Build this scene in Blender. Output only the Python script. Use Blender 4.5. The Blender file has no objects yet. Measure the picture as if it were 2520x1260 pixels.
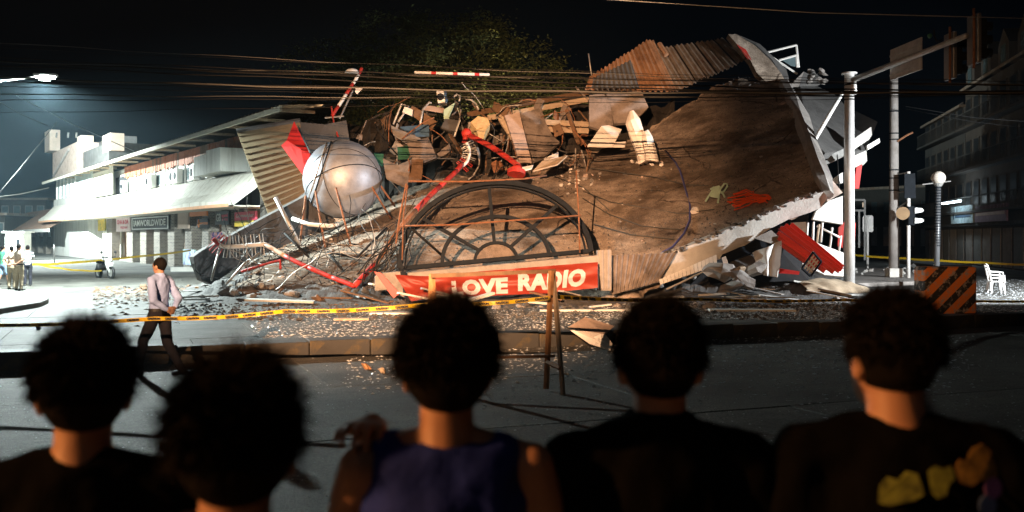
import bpy, math, random
from mathutils import Vector, Matrix, Euler, noise as mnoise
random.seed(11)
R = math.radians
PI = math.pi
SC = bpy.context.scene
COL = SC.collection
V = Vector
# ------------------------------------------------------------------ camera
HC = 1.95            # camera height above the road
FPX, CX, CY = 2450.0, 1260.0, 583.0
cam = bpy.data.cameras.new('camera'); cam_o = bpy.data.objects.new('camera', cam); COL.objects.link(cam_o)
cam.sensor_width = 36.0; cam.lens = 36.0 * FPX / 2520.0
cam.shift_y = -(630.0 - CY) / 2520.0
cam_o.location = (0, 0, HC); cam_o.rotation_euler = (R(90), 0, 0)
cam.clip_start = 0.05; cam.clip_end = 2000
cam.dof.use_dof = True; cam.dof.focus_distance = 31.0; cam.dof.aperture_fstop = 2.6
SC.camera = cam_o
SC.view_settings.view_transform = 'Standard'; SC.view_settings.look = 'None'
SC.view_settings.exposure = 0.0; SC.view_settings.gamma = 1.0; SC.view_settings.use_curve_mapping = False
SC.cycles.use_denoising = True
SC.cycles.max_bounces = 6; SC.cycles.volume_bounces = 0; SC.cycles.diffuse_bounces = 3
SC.cycles.sample_clamp_indirect = 4.0
# ------------------------------------------------------------------ night sky
w = bpy.data.worlds.new('World'); SC.world = w; w.use_nodes = True
nt = w.node_tree; bg = nt.nodes['Background']
sky = nt.nodes.new('ShaderNodeTexSky'); sky.sky_type = 'NISHITA'; sky.sun_disc = False
sky.sun_elevation = R(-6.0); sky.sun_rotation = R(200); sky.air_density = 1.0; sky.dust_density = 1.5
tint = nt.nodes.new('ShaderNodeMix'); tint.data_type = 'RGBA'; tint.blend_type = 'MIX'
tint.inputs[0].default_value = 0.9; tint.inputs[7].default_value = (0.055, 0.085, 0.16, 1)
nt.links.new(sky.outputs[0], tint.inputs[6]); nt.links.new(tint.outputs[2], bg.inputs[0])
bg.inputs[1].default_value = 0.009
sun = bpy.data.lights.new('moon', 'SUN'); sun.energy = 0.035; sun.angle = R(0.5); sun.color = (0.8, 0.88, 1.0)
sun_o = bpy.data.objects.new('moon', sun); COL.objects.link(sun_o); sun_o.rotation_euler = (R(48), 0, R(-28))

def P(px, py, d):
    return V(((px - CX) / FPX * d, d, HC - (py - CY) / FPX * d))
def G(px, py, z=0.0):
    d = (HC - z) * FPX / (py - CY)
    return V(((px - CX) / FPX * d, d, z))
def PZ(px, d, z=0.0):
    return V(((px - CX) / FPX * d, d, z))

# ------------------------------------------------------------------ materials
def mk(name, col, rough=.8, metal=0., var=.25, scale=2.5, bump=.25, bscale=25., stain=None, spec=.4, emit=None, estr=0, sheen=0):
    m = bpy.data.materials.new(name); m.use_nodes = True
    t = m.node_tree; n = t.nodes; l = t.links; b = n['Principled BSDF']
    tc = n.new('ShaderNodeTexCoord')
    nz = n.new('ShaderNodeTexNoise'); nz.inputs['Scale'].default_value = scale; nz.inputs['Detail'].default_value = 8; nz.inputs['Roughness'].default_value = .65
    l.new(tc.outputs['Object'], nz.inputs['Vector'])
    rp = n.new('ShaderNodeValToRGB'); rp.color_ramp.elements[0].position = .3; rp.color_ramp.elements[1].position = .7
    rp.color_ramp.elements[0].color = tuple(c * (1 - var) for c in col[:3]) + (1,)
    rp.color_ramp.elements[1].color = tuple(min(1, c * (1 + var)) for c in col[:3]) + (1,)
    l.new(nz.outputs['Fac'], rp.inputs['Fac'])
    out = rp.outputs['Color']
    if stain:
        scol, sscale, lo, hi = stain
        n2 = n.new('ShaderNodeTexNoise'); n2.inputs['Scale'].default_value = sscale; n2.inputs['Detail'].default_value = 10; n2.inputs['Roughness'].default_value = .7
        mp = n.new('ShaderNodeMapping'); mp.inputs['Location'].default_value = (7.3, 3.1, 1.7); l.new(tc.outputs['Object'], mp.inputs['Vector']); l.new(mp.outputs[0], n2.inputs['Vector'])
        r2 = n.new('ShaderNodeValToRGB'); r2.color_ramp.elements[0].position = lo; r2.color_ramp.elements[1].position = hi
        l.new(n2.outputs['Fac'], r2.inputs['Fac'])
        mx = n.new('ShaderNodeMix'); mx.data_type = 'RGBA'; l.new(r2.outputs['Color'], mx.inputs[0]); l.new(out, mx.inputs[6]); mx.inputs[7].default_value = tuple(scol) + (1,)
        out = mx.outputs[2]
    l.new(out, b.inputs['Base Color'])
    b.inputs['Roughness'].default_value = rough; b.inputs['Metallic'].default_value = metal
    b.inputs['Specular IOR Level'].default_value = spec
    if bump:
        n3 = n.new('ShaderNodeTexNoise'); n3.inputs['Scale'].default_value = bscale; n3.inputs['Detail'].default_value = 6
        l.new(tc.outputs['Object'], n3.inputs['Vector'])
        bp = n.new('ShaderNodeBump'); bp.inputs['Strength'].default_value = bump; bp.inputs['Distance'].default_value = .03
        l.new(n3.outputs['Fac'], bp.inputs['Height']); l.new(bp.outputs[0], b.inputs['Normal'])
    if emit:
        b.inputs['Emission Color'].default_value = tuple(emit) + (1,); b.inputs['Emission Strength'].default_value = estr
    return m

def brick_mat(name, c1, c2, mortar, scale, axis_u, bump=.4):
    m = bpy.data.materials.new(name); m.use_nodes = True
    t = m.node_tree; n = t.nodes; l = t.links; b = n['Principled BSDF']
    tc = n.new('ShaderNodeTexCoord'); sp = n.new('ShaderNodeSeparateXYZ'); l.new(tc.outputs['Object'], sp.inputs[0])
    ad = n.new('ShaderNodeMath'); ad.operation = 'ADD'; l.new(sp.outputs['X'], ad.inputs[0]); l.new(sp.outputs['Y'], ad.inputs[1])
    cb = n.new('ShaderNodeCombineXYZ'); l.new(ad.outputs[0], cb.inputs[0]); l.new(sp.outputs['Z'], cb.inputs[1])
    br = n.new('ShaderNodeTexBrick'); br.inputs['Scale'].default_value = scale
    br.inputs['Color1'].default_value = c1 + (1,); br.inputs['Color2'].default_value = c2 + (1,); br.inputs['Mortar'].default_value = mortar + (1,)
    br.inputs['Mortar Size'].default_value = .03; br.inputs['Brick Width'].default_value = .6
    l.new(cb.outputs[0], br.inputs['Vector']); l.new(br.outputs['Color'], b.inputs['Base Color']); b.inputs['Roughness'].default_value = .9
    bp = n.new('ShaderNodeBump'); bp.inputs['Strength'].default_value = bump; bp.inputs['Distance'].default_value = .03; bp.invert = True
    l.new(br.outputs['Fac'], bp.inputs['Height']); l.new(bp.outputs[0], b.inputs['Normal'])
    return m

def stripe_mat(name, ca, cb_, scale, direction, thr=.5, wear=None, rough=.7):
    """flat painted diagonal stripes, worn through by noise"""
    m = bpy.data.materials.new(name); m.use_nodes = True
    t = m.node_tree; n = t.nodes; l = t.links; b = n['Principled BSDF']
    tc = n.new('ShaderNodeTexCoord'); dt = n.new('ShaderNodeVectorMath'); dt.operation = 'DOT_PRODUCT'
    l.new(tc.outputs['Object'], dt.inputs[0]); dt.inputs[1].default_value = direction
    ml = n.new('ShaderNodeMath'); ml.operation = 'MULTIPLY'; ml.inputs[1].default_value = scale; l.new(dt.outputs['Value'], ml.inputs[0])
    fr = n.new('ShaderNodeMath'); fr.operation = 'FRACT'; l.new(ml.outputs[0], fr.inputs[0])
    gt = n.new('ShaderNodeMath'); gt.operation = 'GREATER_THAN'; gt.inputs[1].default_value = thr; l.new(fr.outputs[0], gt.inputs[0])
    mx = n.new('ShaderNodeMix'); mx.data_type = 'RGBA'; l.new(gt.outputs[0], mx.inputs[0]); mx.inputs[6].default_value = ca + (1,); mx.inputs[7].default_value = cb_ + (1,)
    out = mx.outputs[2]
    if wear:
        wc, ws, lo, hi = wear
        nz = n.new('ShaderNodeTexNoise'); nz.inputs['Scale'].default_value = ws; nz.inputs['Detail'].default_value = 9; nz.inputs['Roughness'].default_value = .7
        l.new(tc.outputs['Object'], nz.inputs['Vector'])
        r2 = n.new('ShaderNodeValToRGB'); r2.color_ramp.elements[0].position = lo; r2.color_ramp.elements[1].position = hi; l.new(nz.outputs['Fac'], r2.inputs['Fac'])
        m2 = n.new('ShaderNodeMix'); m2.data_type = 'RGBA'; l.new(r2.outputs['Color'], m2.inputs[0]); l.new(out, m2.inputs[6]); m2.inputs[7].default_value = wc + (1,)
        out = m2.outputs[2]
    l.new(out, b.inputs['Base Color']); b.inputs['Roughness'].default_value = rough
    return m

M = {}
def DM(key, *a, **k):
    M[key] = mk(key, *a, **k); return M[key]
DM('asphalt', (.15, .15, .14), .85, var=.3, scale=1.3, bump=.5, bscale=60, stain=((.045, .045, .042), .35, .45, .72), spec=.3)
M['road_slab'] = None
DM('pavement', (.24, .235, .22), .85, var=.2, scale=2, bump=.4, bscale=40)
DM('concrete', (.29, .27, .25), .9, var=.25, scale=1.6, bump=.5, bscale=14, stain=((.16, .14, .12), 1.1, .5, .75))
DM('concrete_pale', (.55, .54, .5), .9, var=.16, scale=1.6, bump=.4, bscale=16, stain=((.3, .28, .25), 1.5, .55, .8))
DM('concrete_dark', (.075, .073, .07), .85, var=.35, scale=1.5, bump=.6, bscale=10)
M['deck'] = None
DM('plaster_grey', (.2, .165, .14), .9, var=.3, scale=2, bump=.4, stain=((.08, .065, .055), 1.5, .45, .65))
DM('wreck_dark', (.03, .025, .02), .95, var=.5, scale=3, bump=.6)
DM('white_paint', (.78, .77, .73), .7, var=.08, scale=2, bump=.1, stain=((.55, .5, .42), 1.2, .6, .9))
DM('cream', (.72, .68, .58), .75, var=.1, scale=1.5, bump=.1, stain=((.4, .36, .28), .9, .55, .9))
DM('peach', (.7, .38, .22), .8, var=.15, scale=2, bump=.1)
DM('peach_pale', (.6, .47, .38), .8, var=.15, scale=2, bump=.1)
DM('brown_board', (.3, .1, .045), .8, var=.4, scale=5, bump=.3)
DM('hole_shade', (.018, .018, .02), .9, var=.3)  # near-black colour standing in for unlit depth
DM('roof_metal', (.24, .2, .16), .6, .2, var=.35, scale=3, bump=.2, stain=((.2, .09, .04), 1.4, .5, .75))
DM('rust_roof', (.3, .17, .095), .6, .2, var=.3, scale=2.2, bump=.15, stain=((.12, .06, .035), 1.1, .48, .7))
DM('roof_tile', (.22, .14, .1), .8, var=.4, scale=6, bump=.4)
DM('glass', (.1, .14, .15), .12, var=.2, bump=0, spec=.7)
DM('night_pane', (.02, .022, .024), .45, var=.2, bump=0, spec=.15)
DM('window_pale', (.56, .64, .63), .35, var=.2, scale=2, bump=0)
DM('ac_white', (.72, .72, .68), .55, var=.08, bump=0)
DM('black_metal', (.011, .014, .018), .6, 0., var=.4, scale=6, bump=.1, spec=.06)
DM('steel', (.72, .72, .7), .34, .35, var=.15, scale=4, bump=.05, bscale=20)
DM('post_dark', (.12, .125, .13), .35, .3, var=.2, bump=.05)
DM('galv', (.42, .42, .4), .5, .6, var=.2, scale=5, bump=.1)
DM('tank', (.32, .35, .4), .5, .5, var=.3, scale=1.6, bump=.18, bscale=4, stain=((.2, .19, .18), 1.2, .5, .8))
DM('rust', (.22, .1, .05), .85, .2, var=.45, scale=8, bump=.3)
DM('red_paint', (.4, .025, .018), .6, var=.3, scale=4, bump=.15, stain=((.16, .06, .04), 5, .5, .7))
DM('red_panel', (.55, .03, .028), .4, var=.06, scale=2, bump=.05)
DM('banner_red', (.25, .03, .016), .5, var=.12, scale=1.5, bump=.1, bscale=5)
DM('banner_white', (.48, .5, .53), .5, var=.06, bump=0)
DM('tan_siding', (.18, .135, .075), .7, var=.12, scale=2.5, bump=.1, stain=((.2, .15, .09), 1.3, .58, .75))
DM('wood', (.42, .22, .1), .75, var=.3, scale=9, bump=.2)
DM('wood_pale', (.42, .33, .23), .75, var=.25, scale=6, bump=.2)
DM('wood_dark', (.13, .075, .04), .8, var=.3, scale=7, bump=.2)
DM('plaster_pink', (.4, .31, .26), .85, var=.2, scale=2.5, bump=.35, stain=((.2, .15, .12), 1.8, .5, .72))
DM('plaster_white', (.66, .62, .57), .85, var=.1, scale=3, bump=.3)
DM('green_plastic', (.36, .5, .38), .45, var=.08, bump=0)
DM('white_plastic', (.8, .8, .78), .4, var=.04, bump=0)
DM('orange_net', (.8, .1, .02), .6, var=.1, bump=0)
DM('tape_yellow', (.55, .37, .015), .45, var=.06, bump=0)
DM('ink', (.012, .012, .012), .6, var=.1, bump=0)
DM('ink_white', (.8, .8, .76), .6, var=.05, bump=0)
DM('cable', (.01, .01, .01), .7, var=.2, bump=0, spec=.15)
DM('cable_grey', (.06, .06, .055), .6, var=.2, bump=0)
DM('cloth_white', (.6, .59, .57), .85, var=.1, scale=3, bump=.1)
DM('blue_paint', (.06, .12, .2), .6, var=.3, bump=.1)
DM('green_paint', (.03, .12, .07), .6, var=.3, bump=.1)
DM('foam', (.55, .4, .2), .9, var=.3, scale=8, bump=.4)
DM('leaf', (.06, .08, .028), .7, var=.5, scale=.5, bump=0, spec=.25)
DM('bark', (.19, .105, .055), .9, var=.35, scale=3, bump=.5)
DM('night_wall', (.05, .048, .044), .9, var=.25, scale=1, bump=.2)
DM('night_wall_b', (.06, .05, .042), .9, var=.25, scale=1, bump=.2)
DM('glass_shard', (.6, .64, .66), .18, .1, var=.2, bump=0, spec=1.)
DM('hair', (.006, .005, .0045), .8, var=.3, scale=20, bump=0, spec=.06)
DM('skin', (.34, .18, .11), .55, var=.08, scale=10, bump=.05, spec=.35)
DM('skin_dark', (.3, .17, .11), .55, var=.08, scale=10, bump=.05, spec=.35)
DM('cloth_black', (.003, .003, .0035), .95, var=.2, scale=10, bump=.2, spec=.02)
DM('cloth_navy', (.008, .02, .17), .85, var=.25, scale=9, bump=.2, spec=.2)
DM('cloth_trouser', (.016, .016, .022), .9, var=.2, scale=9, bump=.2, spec=.2)
DM('cloth_shirt', (.26, .36, .66), .85, var=.12, scale=4, bump=.25, bscale=9)
DM('cloth_khaki', (.3, .24, .16), .9, var=.15, scale=5, bump=.2)
DM('cloth_tan', (.42, .33, .26), .9, var=.12, scale=5, bump=.2)
DM('cloth_green', (.05, .2, .12), .9, var=.15, bump=.1)
DM('cloth_denim', (.14, .2, .3), .9, var=.15, bump=.1)
def deck_mat():
    """weathered roof concrete: broad damp patches, mid mottling, grit and scratches"""
    m = bpy.data.materials.new('deck'); m.use_nodes = True; t = m.node_tree; n = t.nodes; l = t.links; b = n['Principled BSDF']
    tc = n.new('ShaderNodeTexCoord')
    def nz(scale, detail, rough, loc, stretch=(1, 1, 1)):
        mp = n.new('ShaderNodeMapping'); mp.inputs['Location'].default_value = loc; mp.inputs['Scale'].default_value = stretch; l.new(tc.outputs['Object'], mp.inputs['Vector'])
        q = n.new('ShaderNodeTexNoise'); q.inputs['Scale'].default_value = scale; q.inputs['Detail'].default_value = detail; q.inputs['Roughness'].default_value = rough; l.new(mp.outputs[0], q.inputs['Vector']); return q.outputs['Fac']
    def ramp(f, lo, hi, a, c):
        r = n.new('ShaderNodeValToRGB'); r.color_ramp.elements[0].position = lo; r.color_ramp.elements[1].position = hi; r.color_ramp.elements[0].color = a + (1,); r.color_ramp.elements[1].color = c + (1,); l.new(f, r.inputs['Fac']); return r.outputs['Color']
    def mix(f, a, c, mode='MIX'):
        x = n.new('ShaderNodeMix'); x.data_type = 'RGBA'; x.blend_type = mode
        if isinstance(f, float): x.inputs[0].default_value = f
        else: l.new(f, x.inputs[0])
        l.new(a, x.inputs[6]); l.new(c, x.inputs[7]); return x.outputs[2]
    base = ramp(nz(2.2, 10, .75, (0, 0, 0)), .3, .72, (.22, .18, .145), (.5, .43, .365))
    damp = ramp(nz(.32, 8, .6, (7, 3, 1)), .46, .6, (1, 1, 1), (.34, .31, .28))
    c = mix(1., base, damp, 'MULTIPLY')
    streak = ramp(nz(1.6, 9, .7, (2, 9, 4), (.35, 1, 2.2)), .4, .64, (.62, .58, .54), (1.12, 1.1, 1.06))
    c = mix(.8, c, streak, 'MULTIPLY')
    grit = ramp(nz(26, 4, .6, (5, 5, 5)), .36, .66, (.6, .57, .55), (1.25, 1.22, 1.18))
    c = mix(.85, c, grit, 'MULTIPLY')
    wn = n.new('ShaderNodeTexNoise'); wn.inputs['Scale'].default_value = 1.1; wn.inputs['Detail'].default_value = 5; l.new(tc.outputs['Object'], wn.inputs['Vector'])
    wm = n.new('ShaderNodeMix'); wm.data_type = 'RGBA'; wm.inputs[0].default_value = .42; l.new(tc.outputs['Object'], wm.inputs[6]); l.new(wn.outputs['Color'], wm.inputs[7])
    vo = n.new('ShaderNodeTexVoronoi'); vo.feature = 'DISTANCE_TO_EDGE'; vo.inputs['Scale'].default_value = .62; l.new(wm.outputs[2], vo.inputs['Vector'])
    gate = ramp(nz(.45, 3, .5, (3, 8, 2)), .5, .56, (1, 1, 1), (.25, .22, .2))
    ck = ramp(vo.outputs['Distance'], .006, .016, (0, 0, 0), (1, 1, 1))
    inv = n.new('ShaderNodeInvert'); l.new(ck, inv.inputs['Color'])
    c = mix(inv.outputs['Color'], c, mix(1., c, gate, 'MULTIPLY'))
    l.new(c, b.inputs['Base Color']); b.inputs['Roughness'].default_value = .93; b.inputs['Specular IOR Level'].default_value = .25
    bp = n.new('ShaderNodeBump'); bp.inputs['Strength'].default_value = .9; bp.inputs['Distance'].default_value = .06; l.new(nz(6, 12, .72, (1, 2, 3)), bp.inputs['Height'])
    l.new(bp.outputs[0], b.inputs['Normal']); return m
M['deck'] = deck_mat()
def road_mat():
    """worn concrete carriageway: broad tyre-dark patches, coarse aggregate, brushed lines"""
    m = bpy.data.materials.new('road_slab'); m.use_nodes = True; t = m.node_tree; n = t.nodes; l = t.links; b = n['Principled BSDF']
    tc = n.new('ShaderNodeTexCoord'); oi = n.new('ShaderNodeObjectInfo')
    off = n.new('ShaderNodeVectorMath'); off.operation = 'ADD'; l.new(tc.outputs['Object'], off.inputs[0]); l.new(oi.outputs['Location'], off.inputs[1])
    def nz(scale, detail, rough, st=(1, 1, 1)):
        mp = n.new('ShaderNodeMapping'); mp.inputs['Scale'].default_value = st; l.new(off.outputs[0], mp.inputs['Vector'])
        q = n.new('ShaderNodeTexNoise'); q.inputs['Scale'].default_value = scale; q.inputs['Detail'].default_value = detail; q.inputs['Roughness'].default_value = rough; l.new(mp.outputs[0], q.inputs['Vector']); return q.outputs['Fac']
    def ramp(f, lo, hi, a, c):
        r = n.new('ShaderNodeValToRGB'); r.color_ramp.elements[0].position = lo; r.color_ramp.elements[1].position = hi; r.color_ramp.elements[0].color = a + (1,); r.color_ramp.elements[1].color = c + (1,); l.new(f, r.inputs['Fac']); return r.outputs['Color']
    def mul(a, c, f=1.):
        x = n.new('ShaderNodeMix'); x.data_type = 'RGBA'; x.blend_type = 'MULTIPLY'; x.inputs[0].default_value = f; l.new(a, x.inputs[6]); l.new(c, x.inputs[7]); return x.outputs[2]
    c = ramp(nz(.5, 8, .65), .34, .66, (.038, .037, .033), (.125, .123, .113))
    c = mul(c, ramp(nz(38, 3, .6), .35, .62, (.3, .3, .3), (1.5, 1.48, 1.44)))
    c = mul(c, ramp(nz(9, 6, .7, (.25, 2.2, 1)), .36, .62, (.66, .66, .65), (1.12, 1.12, 1.1)))
    sp = n.new('ShaderNodeTexVoronoi'); sp.inputs['Scale'].default_value = 7; l.new(off.outputs[0], sp.inputs['Vector'])
    c = mul(c, ramp(sp.outputs['Distance'], .04, .08, (.35, .33, .3), (1, 1, 1)), .7)
    l.new(c, b.inputs['Base Color']); b.inputs['Roughness'].default_value = .72; b.inputs['Specular IOR Level'].default_value = .35
    bp = n.new('ShaderNodeBump'); bp.inputs['Strength'].default_value = .8; bp.inputs['Distance'].default_value = .02; l.new(nz(55, 5, .7), bp.inputs['Height']); l.new(bp.outputs[0], b.inputs['Normal'])
    return m
M['road_slab'] = road_mat()
def streak_mat(name, col, dirt):
    m = mk(name, col, .75, var=.05, scale=2, bump=.08); t = m.node_tree; n = t.nodes; l = t.links; b = n['Principled BSDF']
    src = b.inputs['Base Color'].links[0].from_socket; tc = n.new('ShaderNodeTexCoord'); mp = n.new('ShaderNodeMapping'); mp.inputs['Scale'].default_value = (1.6, 1.6, .16); l.new(tc.outputs['Object'], mp.inputs['Vector'])
    q = n.new('ShaderNodeTexNoise'); q.inputs['Scale'].default_value = 1.4; q.inputs['Detail'].default_value = 9; q.inputs['Roughness'].default_value = .72; l.new(mp.outputs[0], q.inputs['Vector'])
    r = n.new('ShaderNodeValToRGB'); r.color_ramp.elements[0].position = .48; r.color_ramp.elements[1].position = .74; l.new(q.outputs['Fac'], r.inputs['Fac'])
    x = n.new('ShaderNodeMix'); x.data_type = 'RGBA'; l.new(r.outputs['Color'], x.inputs[0]); l.new(src, x.inputs[6]); x.inputs[7].default_value = dirt + (1,); l.new(x.outputs[2], b.inputs['Base Color']); return m
M['awning_white'] = streak_mat('awning_white', (.74, .71, .63), (.34, .29, .21)); M['wall_white'] = streak_mat('wall_white', (.62, .62, .58), (.26, .24, .2))
M['brick_grey'] = brick_mat('brick_grey', (.17, .145, .12), (.07, .06, .05), (.36, .32, .27), 2.6, 0)
M['kerb_paint'] = stripe_mat('kerb_paint', (.09, .06, .015), (.016, .015, .013), 1.35, (.75, .28, -.75), .5, ((.026, .025, .022), 2.2, .3, .5))
M['block_paint'] = stripe_mat('block_paint', (.72, .2, .035), (.02, .018, .016), 3.1, (.72, 0, -.72), .52, ((.36, .3, .26), 7.5, .52, .6))
M['striped_shirt'] = stripe_mat('striped_shirt', (.7, .7, .68), (.02, .02, .025), 9.0, (0, 0, 1), .5)
M['pole_red_white'] = stripe_mat('pole_red_white', (.7, .68, .64), (.45, .03, .03), 1.15, (1, 0, 0), .78)

# ------------------------------------------------------------------ mesh helper
LOC = {}
class MB:
    def __init__(s): s.v = []; s.f = []
    def add(s, vs, fs):
        o = len(s.v); s.v += [V(q) for q in vs]; s.f += [[i + o for i in f] for f in fs]; return s
    def box(s, c, size, rot=None):
        hx, hy, hz = size[0] / 2, size[1] / 2, size[2] / 2
        q = [V((x, y, z)) for x in (-hx, hx) for y in (-hy, hy) for z in (-hz, hz)]
        if rot is not None:
            q = [rot @ a for a in q]
        c = V(c)
        return s.add([a + c for a in q], [(0, 1, 3, 2), (4, 6, 7, 5), (0, 4, 5, 1), (2, 3, 7, 6), (0, 2, 6, 4), (1, 5, 7, 3)])
    def obox(s, o, ax, ay, az):
        """box from a corner and three edge vectors"""
        o, ax, ay, az = V(o), V(ax), V(ay), V(az)
        q = [o + ax * i + ay * j + az * k for i in (0, 1) for j in (0, 1) for k in (0, 1)]
        return s.add(q, [(0, 1, 3, 2), (4, 6, 7, 5), (0, 4, 5, 1), (2, 3, 7, 6), (0, 2, 6, 4), (1, 5, 7, 3)])
    def prism(s, pts, ext):
        pts = [V(p) for p in pts]; n = len(pts); e = V(ext)
        return s.add(pts + [p + e for p in pts], [tuple(range(n)), tuple(range(2 * n - 1, n - 1, -1))] + [(i, i + n, (i + 1) % n + n, (i + 1) % n) for i in range(n)])
    def tube(s, pts, r, n=8, cap=True):
        pts = [V(p) for p in pts]; m = len(pts)
        rs = r if isinstance(r, (list, tuple)) else [r] * m
        vs = []; fs = []; up = None
        for i, p in enumerate(pts):
            d = (pts[min(i + 1, m - 1)] - pts[max(i - 1, 0)])
            d = d.normalized() if d.length > 1e-9 else V((0, 0, 1))
            if up is None:
                up = V((0, 0, 1)) if abs(d.z) < .9 else V((1, 0, 0))
            a = d.cross(up); a = a.normalized() if a.length > 1e-6 else d.orthogonal().normalized()
            b = a.cross(d); up = b
            for k in range(n):
                t = 2 * PI * k / n; vs.append(p + (a * math.cos(t) + b * math.sin(t)) * rs[i])
        for i in range(m - 1):
            for k in range(n):
                fs.append((i * n + k, i * n + (k + 1) % n, (i + 1) * n + (k + 1) % n, (i + 1) * n + k))
        if cap:
            fs.append(tuple(range(n - 1, -1, -1))); fs.append(tuple((m - 1) * n + k for k in range(n)))
        return s.add(vs, fs)
    def loft(s, secs, n=16):
        """stack of (centre, rx, ry[, rotation]) ellipses in the xy plane"""
        vs = []; fs = []
        for c in secs:
            ctr, rx, ry = V(c[0]), c[1], c[2]
            for k in range(n):
                t = 2 * PI * k / n; q = V((math.cos(t) * rx, math.sin(t) * ry, 0))
                if len(c) > 3: q = c[3] @ q
                vs.append(ctr + q)
        m = len(secs)
        for i in range(m - 1):
            for k in range(n):
                fs.append((i * n + k, i * n + (k + 1) % n, (i + 1) * n + (k + 1) % n, (i + 1) * n + k))
        fs.append(tuple(range(n - 1, -1, -1))); fs.append(tuple((m - 1) * n + k for k in range(n)))
        return s.add(vs, fs)
    def ball(s, c, rx, ry=None, rz=None, nu=16, nv=10, rot=None):
        ry = ry or rx; rz = rz or rx; c = V(c); vs = []; fs = []
        for j in range(1, nv):
            ph = PI * j / nv
            for k in range(nu):
                t = 2 * PI * k / nu; q = V((rx * math.sin(ph) * math.cos(t), ry * math.sin(ph) * math.sin(t), rz * math.cos(ph)))
                vs.append(c + (rot @ q if rot is not None else q))
        top = V((0, 0, rz)); 
        vs.append(c + (rot @ top if rot is not None else top)); vs.append(c - (rot @ top if rot is not None else top))
        T = (nv - 1) * nu; B = T + 1
        for j in range(nv - 2):
            for k in range(nu):
                fs.append((j * nu + k, (j + 1) * nu + k, (j + 1) * nu + (k + 1) % nu, j * nu + (k + 1) % nu))
        for k in range(nu):
            fs.append((T, k, (k + 1) % nu)); fs.append((B, (nv - 2) * nu + (k + 1) % nu, (nv - 2) * nu + k))
        return s.add(vs, fs)
    def capsule(s, p0, r0, p1, r1, n=12):
        p0, p1 = V(p0), V(p1); s.ball(p0, r0, nu=n, nv=8); s.ball(p1, r1, nu=n, nv=8); return s.tube([p0, p1], [r0, r1], n)
    def build(s, name, mat, parent=None, smooth=False, origin=None, bevel=0.):
        off = V(origin) if origin is not None else (LOC.get(parent.name, V((0, 0, 0))) if parent else V((0, 0, 0)))
        me = bpy.data.meshes.new(name); me.from_pydata([tuple(q - off) for q in s.v], [], s.f)
        me.materials.append(M[mat] if isinstance(mat, str) else mat)
        if smooth:
            me.polygons.foreach_set('use_smooth', [True] * len(me.polygons))
        me.update()
        o = bpy.data.objects.new(name, me); COL.objects.link(o)
        if parent:
            o.parent = parent; LOC[o.name] = off
        elif origin is not None:
            o.location = off
        if bevel:
            b = o.modifiers.new('bevel', 'BEVEL'); b.width = bevel; b.segments = 2; b.limit_method = 'ANGLE'
        return o

def tag(o, label, cat, group=None, kind=None):
    if label: o['label'] = label
    if cat: o['category'] = cat
    if group: o['group'] = group
    if kind: o['kind'] = kind
    return o
def thing(name, label, cat, loc, group=None):
    o = bpy.data.objects.new(name, None); COL.objects.link(o); o.location = loc; o.empty_display_size = .2
    LOC[o.name] = V(loc)
    return tag(o, label, cat, group)
def structure(o): o['kind'] = 'structure'; return o
def copy_tree(o, parent=None, loc=None, rotz=None):
    c = o.copy(); COL.objects.link(c)
    if parent: c.parent = parent
    if loc is not None: c.location = loc
    if rotz is not None: c.rotation_euler = (0, 0, rotz)
    for ch in [x for x in CHILD.get(o.name, [])]: copy_tree(ch, c)
    return c
CHILD = {}
def kids(o):
    """remember the parts of a prototype so that copies take them along"""
    CHILD[o.name] = [c for c in bpy.data.objects if c.parent == o]
    for c in CHILD[o.name]: kids(c)
def text_mesh(body, size, extrude=.004, shear=0., bold=0., spacing=1.):
    cu = bpy.data.curves.new('txt', 'FONT'); cu.body = body; cu.size = size; cu.extrude = extrude; cu.align_x = 'CENTER'; cu.align_y = 'CENTER'
    cu.shear = shear; cu.offset = bold; cu.space_character = spacing; cu.resolution_u = 3
    o = bpy.data.objects.new('txt', cu); COL.objects.link(o)
    dg = bpy.context.evaluated_depsgraph_get(); me = bpy.data.meshes.new_from_object(o.evaluated_get(dg))
    bpy.data.objects.remove(o); bpy.data.curves.remove(cu); return me
def text_on(body, size, centre, right, up, mat, parent, name='lettering', lift=.012, width=None, **k):
    me = text_mesh(body, size, **k); me.materials.clear(); me.materials.append(M[mat] if isinstance(mat, str) else mat)
    o = bpy.data.objects.new(name, me); COL.objects.link(o); o.parent = parent
    r = V(right).normalized(); u = V(up); u = (u - r * u.dot(r)).normalized(); nn = r.cross(u)
    sx = 1.
    if width:
        xs = [q.co.x for q in me.vertices]; sx = width / (max(xs) - min(xs))
    c = V(centre) - LOC.get(parent.name, V()) + nn * lift
    mw = Matrix(((r.x * sx, u.x, nn.x, c.x), (r.y * sx, u.y, nn.y, c.y), (r.z * sx, u.z, nn.z, c.z), (0, 0, 0, 1)))
    o.matrix_local = mw
    return o
def rod(name, pts, r, mat, label, cat, group=None, n=6):
    m = MB(); m.tube(pts, r, n); o = m.build(name, mat, origin=pts[0], smooth=True); return tag(o, label, cat, group)
def panel_mb(pts, th):
    """flat or folded sheet through world points, th thick away from the camera"""
    pts = [V(p) for p in pts]; nrm = V((0, 0, 0)); c = sum(pts, V()) / len(pts)
    for i in range(len(pts)): nrm += (pts[i] - c).cross(pts[(i + 1) % len(pts)] - c)
    nrm.normalize()
    if nrm.dot(c - V((0, 0, HC))) < 0: nrm = -nrm
    m = MB(); m.prism(pts, nrm * th); return m
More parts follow.
